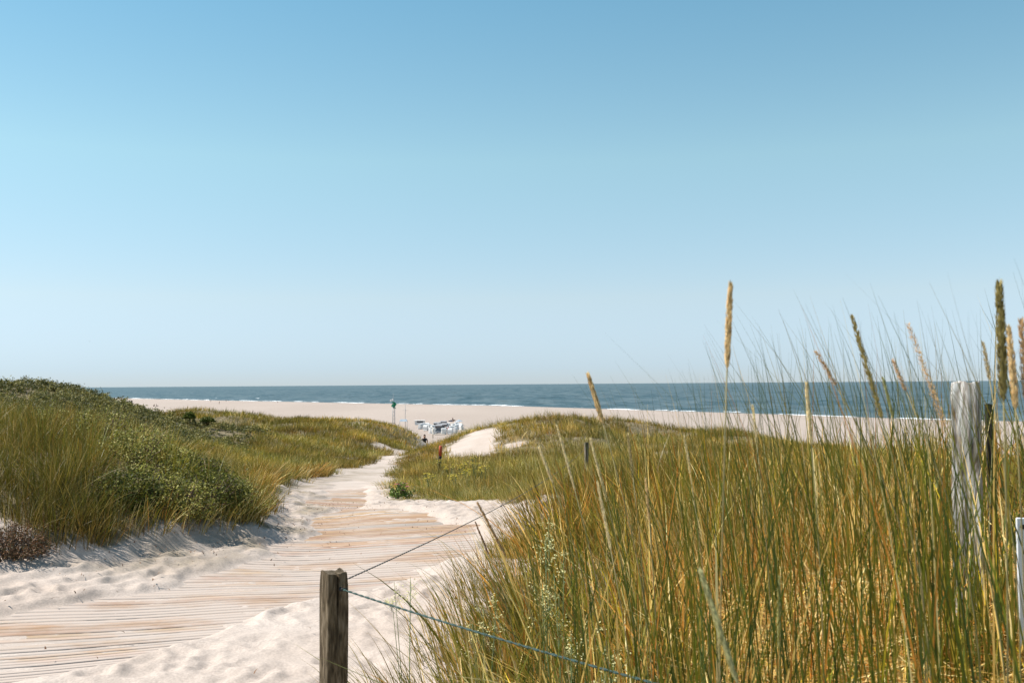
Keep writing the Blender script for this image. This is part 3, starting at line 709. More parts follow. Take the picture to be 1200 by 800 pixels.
# ------------------------------------------------------------------ shrubs
def hit(px, py, y0=6.0, y1=110.0):
    """depth at which the sight line through a pixel meets the ground"""
    ys = np.linspace(y0, y1, 900); p = P(px, py, 1.0)
    k = np.nonzero(H(p.x * ys, ys) >= p.z * ys)[0]
    return float(ys[k[0]]) if len(k) else y1
def leaves(c, n, rad, size, cols, up=0.5, seed=0, shell=0.5):
    """leaf-shaped faces gathered in small clumps through an uneven dome round c=(x,y,z)"""
    r = np.random.default_rng(seed)
    nc = max(8, n // 40)
    d = r.normal(0, 1, (nc, 3)); d[:, 2] = np.abs(d[:, 2]) * 0.9; d /= np.linalg.norm(d, axis=1)[:, None]
    rr = (shell + (1 - shell) * r.random(nc) ** 0.5) * r.uniform(0.72, 1.12, nc)
    cc = d * rr[:, None] * np.array(rad)
    k = r.integers(0, nc, n); p = cc[k] + r.normal(0, 1, (n, 3)) * np.array(rad) * 0.105
    p = p[p[:, 2] > -0.05 * rad[2]]; k = k[:len(p)]; n = len(p)
    nrm = r.normal(0, 1, (n, 3)); nrm[:, 2] = np.abs(nrm[:, 2]) + up; nrm /= np.linalg.norm(nrm, axis=1)[:, None]
    a = np.cross(nrm, r.normal(0, 1, (n, 3))); a /= np.linalg.norm(a, axis=1)[:, None]; b = np.cross(nrm, a)
    s = size * r.uniform(0.6, 1.3, (n, 1))
    V = np.stack([p - a * s, p - b * s * .45, p + a * s, p + b * s * .45], 1).reshape(-1, 3) + np.array(c)
    Fc = np.arange(n * 4).reshape(-1, 4)
    pal = np.array(cols); ci = r.integers(0, len(pal), nc)[k]
    C = pal[ci] * r.uniform(0.65, 1.35, (n, 1)); C = np.repeat(C, 4, 0)
    return V, Fc, C

def scrub():
    """the low dark shrubs that cover the big left dune"""
    x, y = scatter(3600, 16, 58, lambda y: (-(y + 3) * 0.66, (np.interp(y, [16, 58], [-4.6, -14]))))
    k = rng.random(len(x)) < ridge_mask(x, y); x, y = x[k], y[k]
    z = H(x, y); parts = []
    for i in range(len(x)):
        r = rng.uniform(0.35, 0.95) * np.interp(y[i], [16, 40], [0.8, 1.1])
        dk = rng.random()
        cols = [(0.07, 0.075, 0.022), (0.10, 0.10, 0.03), (0.14, 0.13, 0.04)] if dk < 0.4 else [(0.18, 0.165, 0.04), (0.25, 0.22, 0.06), (0.32, 0.27, 0.09), (0.11, 0.115, 0.03)]
        parts.append(leaves((x[i], y[i], z[i] - 0.05), int(150), (r, r, rng.uniform(0.28, 0.5)), max(0.028, y[i] * 0.0012), cols, seed=int(i) + 900))
    v, f, c = join(parts)
    tag(link('low_dune_scrub', np_mesh('scrub', v, f, col=c), M_leaf), 'low dark green scrub covering the rounded dune at the far left', 'scrub', kind='stuff')
scrub()

M_twig = plain('shrub_twigs', (0.10, 0.065, 0.04), 0.9, (0.2, 0.14, 0.09), 20)
def shrub(name, label, cat, x, y, rad, n, size, cols, group=None, flowers=None, seed=1, dz=0.0, ntw=40):
    z = float(H(x, y)[0]) + dz
    o = empty(name, (x, y, z)); tag(o, label, cat, group)
    v, f, c = leaves((0, 0, 0.02), n, rad, size, cols, seed=seed)
    # short leafy shoots break the outline
    r = np.random.default_rng(seed + 5); shoots = []
    for _ in range(ntw):
        d = r.normal(0, 1, 3); d[2] = abs(d[2]) + .3; d /= np.linalg.norm(d); a = d * np.array(rad) * 0.9; b = a + d * r.uniform(0.08, 0.2) * max(rad[2], .4) + np.array([0, 0, 0.02])
        shoots.append((a, b)); m = 16
        t = r.random((m, 1)); p = a + (b - a) * t + r.normal(0, .02, (m, 3)) * max(1, size * 25)
        q = r.normal(0, 1, (m, 3)); q /= np.linalg.norm(q, axis=1)[:, None]; s_ = np.cross(q, r.normal(0, 1, (m, 3))); s_ /= np.linalg.norm(s_, axis=1)[:, None]
        V = np.stack([p - q * size, p - s_ * size * .45, p + q * size, p + s_ * size * .45], 1).reshape(-1, 3)
        C = np.repeat(np.array(cols)[r.integers(0, len(cols), m)] * 1.15, 4, 0)
        v, f, c = join([(v, f, c), (V, np.arange(m * 4).reshape(-1, 4), C)])
    link('foliage', np_mesh('foliage', v, f, col=c), M_leaf, o)
    bm = bmesh.new()
    for a, b in shoots:
        mid = a * 0.5 + r.normal(0, .03, 3); add_tube(bm, [(0, 0, -0.15), mid, a, b], [0.012, 0.008, 0.005, 0.002], 4)
    link('stems', bm_mesh('stems', bm), M_twig, o)
    if flowers:
        kind, cnt, fs, mt = flowers
        bm = bmesh.new()
        for _ in range(cnt):
            d = r.normal(0, 1, 3); d[2] = abs(d[2]) + .35; d[1] -= 0.5; d /= np.linalg.norm(d)
            c_ = Vector(d * np.array(rad) * r.uniform(0.98, 1.15) + np.array([0, 0, .04]))
            for k in range(5):
                an = k * 2 * math.pi / 5; vv = Vector((math.cos(an), math.sin(an), .25)) * fs; ww = Vector((-math.sin(an), math.cos(an), 0)) * fs * .5
                bm.faces.new([bm.verts.new(c_), bm.verts.new(c_ + vv * .6 - ww), bm.verts.new(c_ + vv), bm.verts.new(c_ + vv * .6 + ww)])
        link('flowers', bm_mesh('flowers', bm), mt, o)
    return o
def at_px(px, Y): return ((px - 600) / F * Y, Y)
W1 = [(0.26, 0.25, 0.045), (0.38, 0.35, 0.08), (0.12, 0.13, 0.022), (0.48, 0.43, 0.15)]
W0 = [(0.12, 0.13, 0.022), (0.20, 0.20, 0.038), (0.05, 0.06, 0.012)]
gsh = 'leafy shrubs among the grass of the left bank'
for i, (px, Y, r_, hz, n, cols, lab) in enumerate((
        (160, 11.6, 0.50, 0.44, 2600, W1, 'yellow green leafy shrub, the broadest on the near left bank'),
        (208, 10.5, 0.36, 0.38, 1900, W1, 'low pale leafed shrub at the front edge of the left bank, above the shaded sand'),
        (225, 12.2, 0.45, 0.28, 2300, W0, 'dark green shrub at the right end of the left bank'),
        (120, 12.6, 0.45, 0.46, 2200, W1, 'light green shrub behind the tall grass tuft on the left bank'),
        (262, 12.4, 0.34, 0.22, 1500, W0, 'small rounded shrub at the tip of the left bank beside the path'),
        (165, 10.3, 0.28, 0.25, 900, W0, 'small dark green shrub low on the face of the left bank'),
        (60, 13.6, 0.5, 0.40, 1800, W1, 'pale shrub at the back of the left bank near the frame edge'),
        (190, 13.4, 0.40, 0.26, 2000, W1, 'light leafy shrub at the back of the left bank under the scrub slope'),
        (266, 11.4, 0.42, 0.38, 2200, W1, 'sunlit leafy shrub hanging over the sand at the very tip of the left bank'),
        (238, 11.1, 0.46, 0.42, 2400, W0, 'broad dark shrub overhanging the sand near the tip of the left bank'),
        (142, 10.2, 0.32, 0.38, 1800, W0, 'dark shrub beside the tallest grass tuft, low on the left bank'),
        (175, 10.5, 0.36, 0.40, 2200, W1, 'yellow leafed shrub in the middle of the bank face'))):
    x, y = at_px(px, Y)
    shrub('leafy_shrub', lab, 'shrub', x, y, (r_ * 1.15, r_ * 1.1, hz * 1.15), int(n * 1.9), 0.017, cols, gsh, seed=20 + i, dz=0.08)
x, y = at_px(14, 8.9)
shrub('withered_shrub', 'rust brown withered shrub low at the far left edge of the sand', 'shrub', x, y, (0.40, 0.30, 0.27), 3200, 0.013, [(0.14, 0.07, 0.035), (0.22, 0.12, 0.06), (0.09, 0.07, 0.03)], seed=44)
x, y = at_px(222, hit(222, 498))
shrub('round_bush', 'round dark green bush standing alone on the far ridge', 'bush', x, y, (0.0058 * y, 0.0055 * y, 0.0062 * y), 2200, 0.0008 * y, [(0.06, 0.085, 0.012), (0.11, 0.135, 0.018), (0.18, 0.20, 0.03)], seed=61, dz=0.3)
x, y = at_px(243, hit(243, 502))
shrub('round_bush', 'flatter green bush just right of the round dark one on the ridge', 'bush', x, y, (0.0075 * y, 0.006 * y, 0.0040 * y), 1600, 0.0008 * y, [(0.08, 0.10, 0.018), (0.15, 0.165, 0.03)], seed=62, dz=0.3)
M_pink = plain('rose_petals', (0.45, 0.04, 0.16), 0.6, (0.6, 0.10, 0.25), 30)
M_yellow = plain('ragwort_petals', (0.75, 0.55, 0.02), 0.6, (0.85, 0.68, 0.05), 30)
x, y = at_px(469, 17.2)
shrub('rose_bush', 'small glossy green beach rose bush with pink flowers at the edge of the sand', 'rose bush', x, y, (0.24, 0.22, 0.26), 900, 0.022, [(0.06, 0.12, 0.02), (0.12, 0.2, 0.03), (0.22, 0.3, 0.06)], flowers=('rose', 7, 0.035, M_pink), seed=71, ntw=16)

# ragwort: stems topped by yellow flower heads
def ragwort(px, Y, hgt, label, seed):
    r = random.Random(seed); x, y = at_px(px, Y); z = float(H(x, y)[0])
    o = empty('yellow_ragwort', (x, y, z)); tag(o, label, 'wildflower', 'yellow wildflowers in the dune grass')
    bs, bf, lv = bmesh.new(), bmesh.new(), []
    for k in range(4):
        dx, dy = r.uniform(-.12, .12), r.uniform(-.1, .1); h = hgt * r.uniform(.8, 1.05)
        add_tube(bs, [(0, 0, 0), (dx * .4, dy * .4, h * .5), (dx, dy, h)], [0.006, 0.005, 0.003], 4)
        for q in range(7):
            a, rr = r.uniform(0, 6.28), r.uniform(0.0, 0.08); c = Vector((dx + math.cos(a) * rr, dy + math.sin(a) * rr, h + r.uniform(-.03, .04)))
            add_tube(bs, [(dx, dy, h - .06), c], 0.002, 3)
            for j in range(6):
                an = j * math.pi / 3; v = Vector((math.cos(an), math.sin(an), 0.1)) * 0.022; w = Vector((-math.sin(an), math.cos(an), 0)) * .01
                bf.faces.new([bf.verts.new(c), bf.verts.new(c + v * .6 - w), bf.verts.new(c + v), bf.verts.new(c + v * .6 + w)])
    link('stems', bm_mesh('stems', bs), M_rag, o); link('flower_heads', bm_mesh('heads', bf), M_yellow, o)
M_rag = plain('ragwort_stems', (0.10, 0.13, 0.04), 0.7)
for i, (px, Y, h_, lab) in enumerate(((556, 20.5, 0.62, 'yellow ragwort with the largest flower head below the bare sand slope'), (541, 20.5, 0.5, 'yellow ragwort just left of the largest one'),
        (548, 19, 0.42, 'low yellow ragwort in front of the largest one'), (533, 18.5, 0.38, 'short yellow ragwort in front of the red topped marker, towards the sand'), (517, 24, 0.5, 'sparse yellow ragwort at the foot of the red topped marker post'),
        (527, 21, 0.45, 'thin yellow ragwort in brown grass between the marker post and the others'), (502, 18.2, 0.35, 'small yellow ragwort nearest the rose bush'), (567, 19.5, 0.45, 'yellow ragwort farthest right of its patch'))):
    ragwort(px, Y, h_, lab, 80 + i)
# cream bedstraw among the near grass
def bedstraw(px, py, Y, label, seed):
    r = random.Random(seed); t = P(px, py, Y); z = float(H(t.x, t.y)[0]); hh = t.z - z
    o = empty('cream_bedstraw', (t.x, t.y, z)); tag(o, label, 'wildflower', 'cream wildflowers in the tall grass')
    bs, bf = bmesh.new(), bmesh.new()
    for k in range(4):
        dx, dy = r.uniform(-.07, .07), r.uniform(-.07, .07); h = hh * r.uniform(.72, 1.05)
        add_tube(bs, [(dx * .2, dy * .2, 0), (dx * .5, dy * .5, h * .5), (dx, dy, h)], [0.002, 0.0018, 0.001], 4)
        puffs = [(r.uniform(-.03, .03), r.uniform(-.03, .03), h - r.uniform(0, .11), r.uniform(.006, .013)) for _ in range(5)]
        for (qx, qy, qz, _s) in puffs: add_tube(bs, [(dx, dy, qz - .03), (dx + qx, dy + qy, qz)], .0008, 3)
        for q in range(60):
            qx, qy, qz, s_ = puffs[q % 5]; c = Vector((dx + qx + r.gauss(0, s_), dy + qy + r.gauss(0, s_), qz + r.gauss(0, s_)))
            an = r.uniform(0, 3); a = Vector((math.cos(an), math.sin(an), r.uniform(-.5, .5))) * .0035; b = Vector((-math.sin(an), math.cos(an), r.uniform(-.5, .8))) * .0035
            bf.faces.new([bf.verts.new(c - a), bf.verts.new(c - b), bf.verts.new(c + a), bf.verts.new(c + b)])
    link('stems', bm_mesh('stems', bs), M_rag, o); link('flower_heads', bm_mesh('heads', bf), M_cream, o)
M_cream = plain('bedstraw_petals', (0.50, 0.45, 0.17), 0.7, (0.62, 0.57, 0.28), 60)
for i, (px, py, Y, lab) in enumerate(((642, 615, 3.6, 'tallest cream wildflower sprays at the left edge of the tall grass'), (655, 645, 3.4, 'cream wildflower sprays just below the tallest ones'),
        (668, 690, 3.1, 'cream wildflower sprays low in the tall grass above the green rope'), (478, 668, 4.4, 'thin pale yellow flowers against open sand right of the near post'), (700, 735, 2.8, 'cream wildflower sprays below the green rope'), (565, 690, 3.8, 'cream flowers in the sparse grass midway along the green rope'))):
    bedstraw(px, py, Y, lab, 120 + i)

# ------------------------------------------------------------------ flowering marram stalks
def ear_mesh(length, rad, col, loose=0.0, seed=0):
    """a spike of small pointed husks round a core"""
    r = np.random.default_rng(seed); V, Fc, C = [], [], []
    n = int(150 + length * 1100); b = 0
    prof = lambda t: rad * np.clip(np.sin(np.pi * (0.06 + 0.92 * t ** 0.8)), 0.05, 1) ** 0.55
    for i in range(n):
        t = (i + r.random()) / n; a = r.uniform(0, 6.283); R0 = prof(t) * (1 + loose * r.uniform(0, 2.2))
        c = np.array([math.cos(a) * R0 * .5, math.sin(a) * R0 * .5, t * length])
        out = np.array([math.cos(a), math.sin(a), 0]); d = out * (0.26 + loose * .5) + np.array([0, 0, 1.0]); d /= np.linalg.norm(d)
        s = np.array([-math.sin(a), math.cos(a), 0]) * rad * 0.30; hl = rad * r.uniform(1.3, 2.8)
        V += [c, c + d * hl * .45 - s + out * rad * .14, c + d * hl, c + d * hl * .45 + s + out * rad * .14]
        cc = np.array(col) * r.uniform(0.6, 1.45); C += [cc * .8, cc, cc * 1.15, cc]; Fc.append([b, b + 1, b + 2, b + 3]); b += 4
    m = 8; rings = 12
    for j in range(rings):
        t = j / (rings - 1)
        for k in range(m):
            a = k * 6.283 / m; rr = prof(t) * 0.62 * (1 - .8 * loose); V.append([math.cos(a) * rr, math.sin(a) * rr, t * length]); C.append(np.array(col) * .75)
    for j in range(rings - 1):
        for k in range(m): Fc.append([b + j * m + k, b + j * m + (k + 1) % m, b + (j + 1) * m + (k + 1) % m, b + (j + 1) * m + k])
    V = np.array(V); bend = r.uniform(-.09, .03) * length; tz = V[:, 2] / length; V[:, 0] += bend * tz * tz - bend * tz * .3
    return np_mesh('ear', V, np.array(Fc), col=np.array(C))
GOLD, PALE, BROWN, GREENISH, DARK = (0.66, 0.49, 0.25), (0.74, 0.62, 0.38), (0.52, 0.35, 0.19), (0.40, 0.38, 0.16), (0.2, 0.11, 0.05)
ears = [  # top px, top py, base px, base py, Y, colour, loose, radius, label
    (855, 337, 852, 432, 1.55, GOLD, 0, .0068, 'tallest golden seed head standing straight up into the sky'),
    (690, 441, 707, 497, 2.3, GOLD, 0, .0078, 'golden brown seed head in front of the sea, farthest left above the horizon'),
    (945, 450, 951, 522, 2.0, PALE, 0, .0055, 'slim pale seed head in front of the waterline, right of the tallest one'),
    (999, 372, 1034, 492, 1.9, (0.38, 0.3, 0.12), .25, .0060, 'long leaning seed head with a thin spiky tip against the sky'),
    (1036, 444, 1047, 492, 2.1, GREENISH, 0, .0045, 'short narrow greenish seed head right of the long leaning one'),
    (1172, 335, 1176, 470, 1.5, (0.25, 0.2, 0.07), .1, .0085, 'thick dark green seed head rising above the bleached post'),
    (1184, 386, 1190, 480, 1.6, GOLD, .1, .0065, 'golden seed head between the thick dark one and the picture edge'),
    (1065, 380, 1108, 500, 1.8, (.55, .36, .18), .9, .0040, 'ragged brown open seed head hooking to the left against the sky'),
    (957, 412, 980, 452, 2.2, BROWN, .7, .0040, 'small wispy brown seed spray over the horizon left of the long leaning head'),
    (653, 500, 674, 575, 2.5, PALE, 0, .0045, 'pale straw seed head in the grass at the left end of the tall stand'),
    (692, 515, 712, 590, 2.4, PALE, 0, .0048, 'pale straw seed head directly below the golden brown one'),
    (700, 565, 716, 645, 2.2, PALE, .15, .0042, 'pale flaky seed head deep in the grass, lowest under the golden brown one'),
    (757, 562, 761, 612, 2.4, GOLD, .1, .0045, 'small golden seed head in the grass below the shoreline'),
    (823, 674, 864, 800, 1.5, (0.5, 0.47, 0.24), 0, .0068, 'large cream green seed head leaning left near the bottom edge'),
    (912, 676, 913, 760, 1.8, (0.42, 0.4, 0.18), 0, .0042, 'thin upright green seed head right of the large cream one at the bottom'),
    (560, 590, 592, 650, 3.2, (.5,.34,.17), .1, .0060, 'brown seed head leaning left over the open sand by the wire knot'),
    (557, 612, 573, 650, 3.4, (.3,.18,.09), .1, .0042, 'small dark brown seed head over the sand below the wire knot'),
    (632, 525, 648, 566, 2.8, PALE, .1, .0055, 'small pale seed head at the outer left edge of the tall grass'),
    (1197, 378, 1203, 470, 1.6, BROWN, .3, .0060, 'brown seed head cut by the right picture edge'),
    (1046, 422, 1062, 458, 2.0, BROWN, .6, .0036, 'thin brown spray leaning left just before the ragged brown head'),
    (1152, 402, 1160, 446, 1.9, (.5, .4, .22), .3, .0040, 'slender tan seed head directly above the thin dark post'),
    (882, 476, 887, 520, 2.4, PALE, .15, .0040, 'thin pale seed head against the beach, just right of the tallest one'),
    (802, 512, 809, 556, 2.6, PALE, .15, .0042, 'thin pale seed head in dense grass left of the tallest stem'),
    (736, 510, 742, 560, 2.6, (0.45, .36, .18), .1, .0050, 'dull straw seed head in grass in front of the bare sand hollow')]
M_stem = plain('grass_stem', (0.14, 0.13, 0.04), 0.6, (0.26, 0.20, 0.08), 30)
for i, (tx, ty, bx, by, Y, col, loose, rad, lab) in enumerate(ears):
    T, B = P(tx, ty, Y), P(bx, by, Y); ax = T - B
    gx = B.x + (B.x - T.x) / ax.z * (B.z + 1.0) * 0.35; gz = float(H(gx, Y + .05)[0])
    o = empty('seed_stalk', (gx, Y + .05, gz)); tag(o, lab, 'seed head', 'seed heads rising from the tall marram')
    e = link('ear', ear_mesh(ax.length, rad * .78, col, loose, 300 + i), M_ear, o)
    e.location = B - Vector(o.location); e.rotation_euler = ax.to_track_quat('Z', 'Y').to_euler()
    bm = bmesh.new(); pts = []
    S0 = Vector((gx, Y + .05, gz)); tan = ax.normalized() * (B.z - gz) * 0.5
    for k in range(13):
        t = k / 12; p = S0 * (1 - t) ** 3 + (S0 + Vector((0, 0, (B.z - gz) * .33))) * 3 * t * (1 - t) ** 2 + (B - tan) * 3 * t * t * (1 - t) + B * t ** 3
        pts.append(p - S0)
    add_tube(bm, pts, [0.0018 - 0.0007 * k / 12 for k in range(13)], 6)
    link('stem', bm_mesh('stem', bm), M_stem, o)

# ------------------------------------------------------------------ fence posts, wires, sign
def post_mesh(w, d, h, seed=1, crack=True, rough=0.004):
    """squared timber with worn edges, a split top and long checks"""
    r = np.random.default_rng(seed)
    per, nz = 72, 60
    V = []; zs = np.linspace(0, h, nz)
    for j, z in enumerate(zs):
        for k in range(per):
            a = 2 * math.pi * (k + .5) / per; ca, sa = math.cos(a), math.sin(a)
            n = 14.0; rr = (abs(ca) ** n + abs(sa) ** n) ** (-1 / n)
            x, y = ca * rr * w / 2, sa * rr * d / 2
            q = float(vnoise(np.array([k * .8]), np.array([z * 3.0]), seed)[0]) * rough * .5 + float(vnoise(np.array([k * .2]), np.array([z * 6.0]), seed + 3)[0]) * rough * 1.5
            sh = 1 + q / (w / 2)
            if j >= nz - 2: sh *= 0.97 if j == nz - 2 else 0.93
            zz = z + (float(vnoise(np.array([x * 55]), np.array([y * 55]), seed + 9)[0]) * 0.012 if j == nz - 1 else 0)
            cx = 0.008 * vnoise(np.array([z * 1.5]), np.array([seed * 1.0]), 5)[0]
            if crack and abs(x - w * 0.02) < w * 0.045 and y < 0: 
                dep = max(0.0, (z - h * 0.80) / (h * 0.2)) * 0.02; y += dep; zz -= dep * .7 if j == nz - 1 else 0
            V.append((x * sh + cx, y * sh, zz))
    V.append((0, 0, h - 0.004)); n = len(V) - 1
    F4 = [[j * per + k, j * per + (k + 1) % per, (j + 1) * per + (k + 1) % per, (j + 1) * per + k] for j in range(nz - 1) for k in range(per)]
    me = bpy.data.meshes.new('post'); F3 = [[(nz - 1) * per + k, (nz - 1) * per + (k + 1) % per, n] for k in range(per)]
    me.from_pydata(V, [], F4 + F3); me.update()
    return me
M_hole = plain('staple_shadow_metal', (0.01, 0.01, 0.01), 0.7)
def fence_post(top, w, m, rz, label, seed, d=None, extra=0.25, **kw):
    """top: point of the post's top centre"""
    g = float(H(top.x, top.y)[0]) - extra
    o = link('fence_post', post_mesh(w, d or w, top.z - g, seed, **kw), m, loc=(top.x, top.y, g)); o.rotation_euler = (0, 0, rz)
    return tag(o, label, 'fence post', 'posts of the dune fence')
# near post: broad face in shade, narrow left face in the sun
pt = P(391.5, 669, 3.4)
near_post = fence_post(pt, 0.076, M_post, R(32), 'weathered square post in front of the sandy path, holding both lines', 5, d=0.072)
pr = P(1131, 448, 3.2)
fence_post(pr, 0.084, M_pale, R(-30), 'bleached grey post with flaking surface in the tall grass at the right', 9, d=0.07, rough=0.007, crack=False)
pd = P(1158, 474, 4.4)
fence_post(pd, 0.028, M_dark, R(-12), 'thin dark post just behind the bleached post', 13, crack=False)
pm = P(687, 518, 16)
fence_post(pm, 0.06, M_greyp, R(10), 'far grey post half hidden in grass at the end of the thin wire', 17)
pe = Vector((1.14, 1.42, -0.58))
fence_post(pe, 0.08, M_post, R(20), 'post at the near end of the green rope beside the tall grass', 21)

M_rope = plain('green_rope', (0.005, 0.03, 0.026), 0.6, (0.012, 0.055, 0.045), 60, stretch=(1, 1, 1))
M_wire = plain('grey_wire', (0.03, 0.03, 0.03), 0.5, (0.12, 0.11, 0.10), 60)
def strand(name, label, a, b, sag, rad, m, knots=(), cat='rope'):
    """two strands twisted round each other, hanging between a and b"""
    bm = bmesh.new(); L = (b - a).length; n = int(L / 0.012); side = (b - a).normalized()
    u_ = side.cross(Vector((0, 0, 1))).normalized(); v_ = side.cross(u_)
    for s in (0, math.pi):
        pts = []
        for i in range(n + 1):
            t = i / n; p = a.lerp(b, t); p.z -= sag * 4 * t * (1 - t); ph = t * L / 0.035 * math.pi + s
            pts.append(p + (u_ * math.cos(ph) + v_ * math.sin(ph)) * rad * 0.55 - a)
        add_tube(bm, pts, rad * 0.7, 5)
    for t in knots:
        p = a.lerp(b, t); p.z -= sag * 4 * t * (1 - t); p -= a
        add_tube(bm, [p - side * .02, p - side * .008, p + side * .008, p + side * .02], [rad * .8, rad * 2.4, rad * 2.2, rad * .8], 6)
        add_tube(bm, [p, p + Vector((.01, 0, .018)), p + Vector((.022, 0, .02))], rad * .6, 4)
    return tag(link(name, bm_mesh(name, bm, True), m, loc=a), label, cat)
a1 = P(405, 679, 3.42); b1 = P(687, 524, 15.95)
strand('fence_wire', 'thin dark twisted wire running from the near post across the sand into the grass', a1, b1, 0.10, 0.0024, M_wire, knots=(0.28,), cat='wire')
a2 = P(401, 690, 3.36); m2 = P(800, 799, 2.27); b2 = a2 + (m2 - a2) * 1.74
strand('fence_rope', 'green twisted rope sloping from the near post down to the bottom edge', a2, b2, 0.02, 0.0030, M_rope)
bm = bmesh.new(); add_tube(bm, [Vector((0, 0, 0)), Vector((.003, -.010, 0)), Vector((0.02, -.012, 0))], [0.0075, 0.006, 0.003], 8)
h = link('rope_eyelet', bm_mesh('rope_eyelet', bm), M_hole, near_post)
h.parent = near_post; h.matrix_parent_inverse = near_post.matrix_world.inverted() if False else Matrix.Identity(4)
hl = Matrix.Rotation(-R(32), 4, 'Z') @ (a2 - Vector(near_post.location)); h.location = (hl.x - .004, hl.y + .006, hl.z)

# white panel at the right edge
M_white = plain('white_painted_board', (0.74, 0.76, 0.80), 0.4, (0.80, 0.82, 0.85), 5)
tl = P(1193, 607, 2.5)
o = empty('white_sign', (tl.x + .17, 2.5, float(H(tl.x + .17, 2.5)[0]))); tag(o, 'white sign board with a bolt at the right edge of the picture, in the grass', 'sign')
g0 = o.location.z
bm = bmesh.new(); add_box(bm, (0, 0, tl.z - g0 - .16), (0.34, 0.006, 0.32), bev=.002); link('board', bm_mesh('board', bm), M_white, o)
bm = bmesh.new(); add_tube(bm, [(-.155, -.003, tl.z - g0 - .022), (-.155, -.009, tl.z - g0 - .022)], 0.006, 10); link('bolt', bm_mesh('bolt', bm), M_hole, o)
bm = bmesh.new(); add_box(bm, (0.02, .03, (tl.z - g0 - .05) / 2 - .1), (0.05, 0.05, tl.z - g0 - .05 + .2), bev=.004); link('sign_post', bm_mesh('sp', bm), M_post, o)
o.rotation_euler = (0, 0, R(-4))

# red topped markers
M_red = plain('faded_red_paint', (0.42, 0.06, 0.02), 0.6, (0.55, 0.10, 0.04), 20)
M_red2 = plain('bright_red_paint', (0.45, 0.012, 0.03), 0.5, (0.5, 0.02, 0.04), 20)
M_black = plain('black_paint', (0.012, 0.011, 0.011), 0.6, (0.03, 0.028, 0.026), 20)
def marker(px, pyt, pyb, Y, w, split, label, m1, m2, tilt=0):
    T, B = P(px, pyt, Y), P(px, pyb, Y); g = float(H(B.x, Y)[0]); h = T.z - g
    o = empty('marker_post', (B.x, Y, g)); tag(o, label, 'marker post'); o.rotation_euler = (0, tilt, 0)
    hs = (T.z - B.z) * split
    for nm, z0, z1, m in (('red_band', h - hs, h, m1), ('shaft', -.15, h - hs - .002, m2)):
        bm = bmesh.new(); add_tube(bm, [(0, 0, z0), (0, 0, z1 - .01), (0, 0, z1)], [w / 2, w / 2, w / 2 * (.85 if nm == 'red_band' else 1)], 12); link(nm, bm_mesh(nm, bm), m, o)
marker(514, 522, 546, 26, 0.085, .5, 'short red topped post with black shaft in the grass right of the path', M_red, M_black, R(4))
marker(272, 543, 552, hit(272, 554) , 0.075, .9, 'bright red stub of a marker in the grass left of the path', M_red2, M_black)

# ------------------------------------------------------------------ beach: poles, chairs, hut, people
def beach(px, py):
    """place on the open beach seen at this pixel"""
    Y = 200.0
    for _ in range(60):
        p = P(px, py, Y); z = float(H(p.x, Y)[0]); Y = Y * 0.5 + 0.5 * (Y * z / p.z)
    p = P(px, py, Y); return Vector((p.x, Y, float(H(p.x, Y)[0])))
M_steel = plain('grey_painted_steel', (0.30, 0.30, 0.30), 0.5, (0.4, 0.4, 0.4), 3)
M_green = plain('green_cloth', (0.01, 0.18, 0.09), 0.7, (0.03, 0.28, 0.14), 2)
M_cloth = plain('white_cloth', (0.62, 0.61, 0.59), 0.8, (0.74, 0.73, 0.71), 2)
M_grey = plain('grey_wicker', (0.24, 0.24, 0.25), 0.8, (0.42, 0.42, 0.43), 9)
M_dk = plain('dark_lining', (0.03, 0.03, 0.035), 0.8, (0.08, 0.08, 0.09), 3)
M_blue = plain('pale_blue_canvas', (0.26, 0.32, 0.38), 0.8, (0.36, 0.42, 0.47), 2)
b = beach(461.5, 502); Yp = b.y
def Zat(px, py, Y): return P(px, py, Y).z
o = empty('flag_mast', b); tag(o, 'tall twin legged mast with a limp green flag on the beach behind the ridge', 'flag mast')
bm = bmesh.new(); zt = Zat(461.5, 461, Yp) - b.z; z1 = Zat(461, 476, Yp) - b.z
add_tube(bm, [(-.25, 0, 0), (-.22, 0, z1)], .09, 8); add_tube(bm, [(.25, 0, 0), (.22, 0, z1)], .09, 8)
for k in range(6): add_tube(bm, [(-.23, 0, z1 * (k + .5) / 6), (.23, 0, z1 * (k + .5) / 6)], .035, 5)
link('mast_legs', bm_mesh('legs', bm), M_steel, o)
bm = bmesh.new(); add_tube(bm, [(-.1, 0, z1), (-.1, 0, zt)], [.06, .03], 6); link('top_pole', bm_mesh('tp', bm), M_steel, o)
bm = bmesh.new(); g = bmesh.ops.create_grid(bm, x_segments=14, y_segments=12, size=0.5)
zc = Zat(461, 474.5, Yp) - b.z
for v in bm.verts:
    X_, Z_ = v.co.x, v.co.y; v.co = Vector((X_ * 1.0 + .05 + .18 * math.sin(Z_ * 7), .22 * math.sin(X_ * 11 + Z_ * 3) * (X_ + .6), zc + Z_ * (1.75 - .8 * abs(X_)) - .25 * X_))
f_ = link('green_flag', bm_mesh('flag', bm, True), M_green, o)
bm = bmesh.new(); g = bmesh.ops.create_grid(bm, x_segments=10, y_segments=6, size=0.5); zc = Zat(459, 468.7, Yp) - b.z
for v in bm.verts:
    X_, Z_ = v.co.x, v.co.y; v.co = Vector((-.55 + X_ * .9, .1 * math.sin(X_ * 12), zc + Z_ * .5 + X_ * .3))
link('small_white_flag', bm_mesh('flag', bm, True), M_cloth, o)
b = beach(475, 503)
o = empty('thin_pole', b); tag(o, 'thin grey pole on the beach right of the flag mast', 'pole'); zt = Zat(475, 471, b.y) - b.z
bm = bmesh.new(); add_tube(bm, [(0, 0, 0), (0, 0, zt)], [.07, .05], 8); link('shaft', bm_mesh('p', bm), M_steel, o)
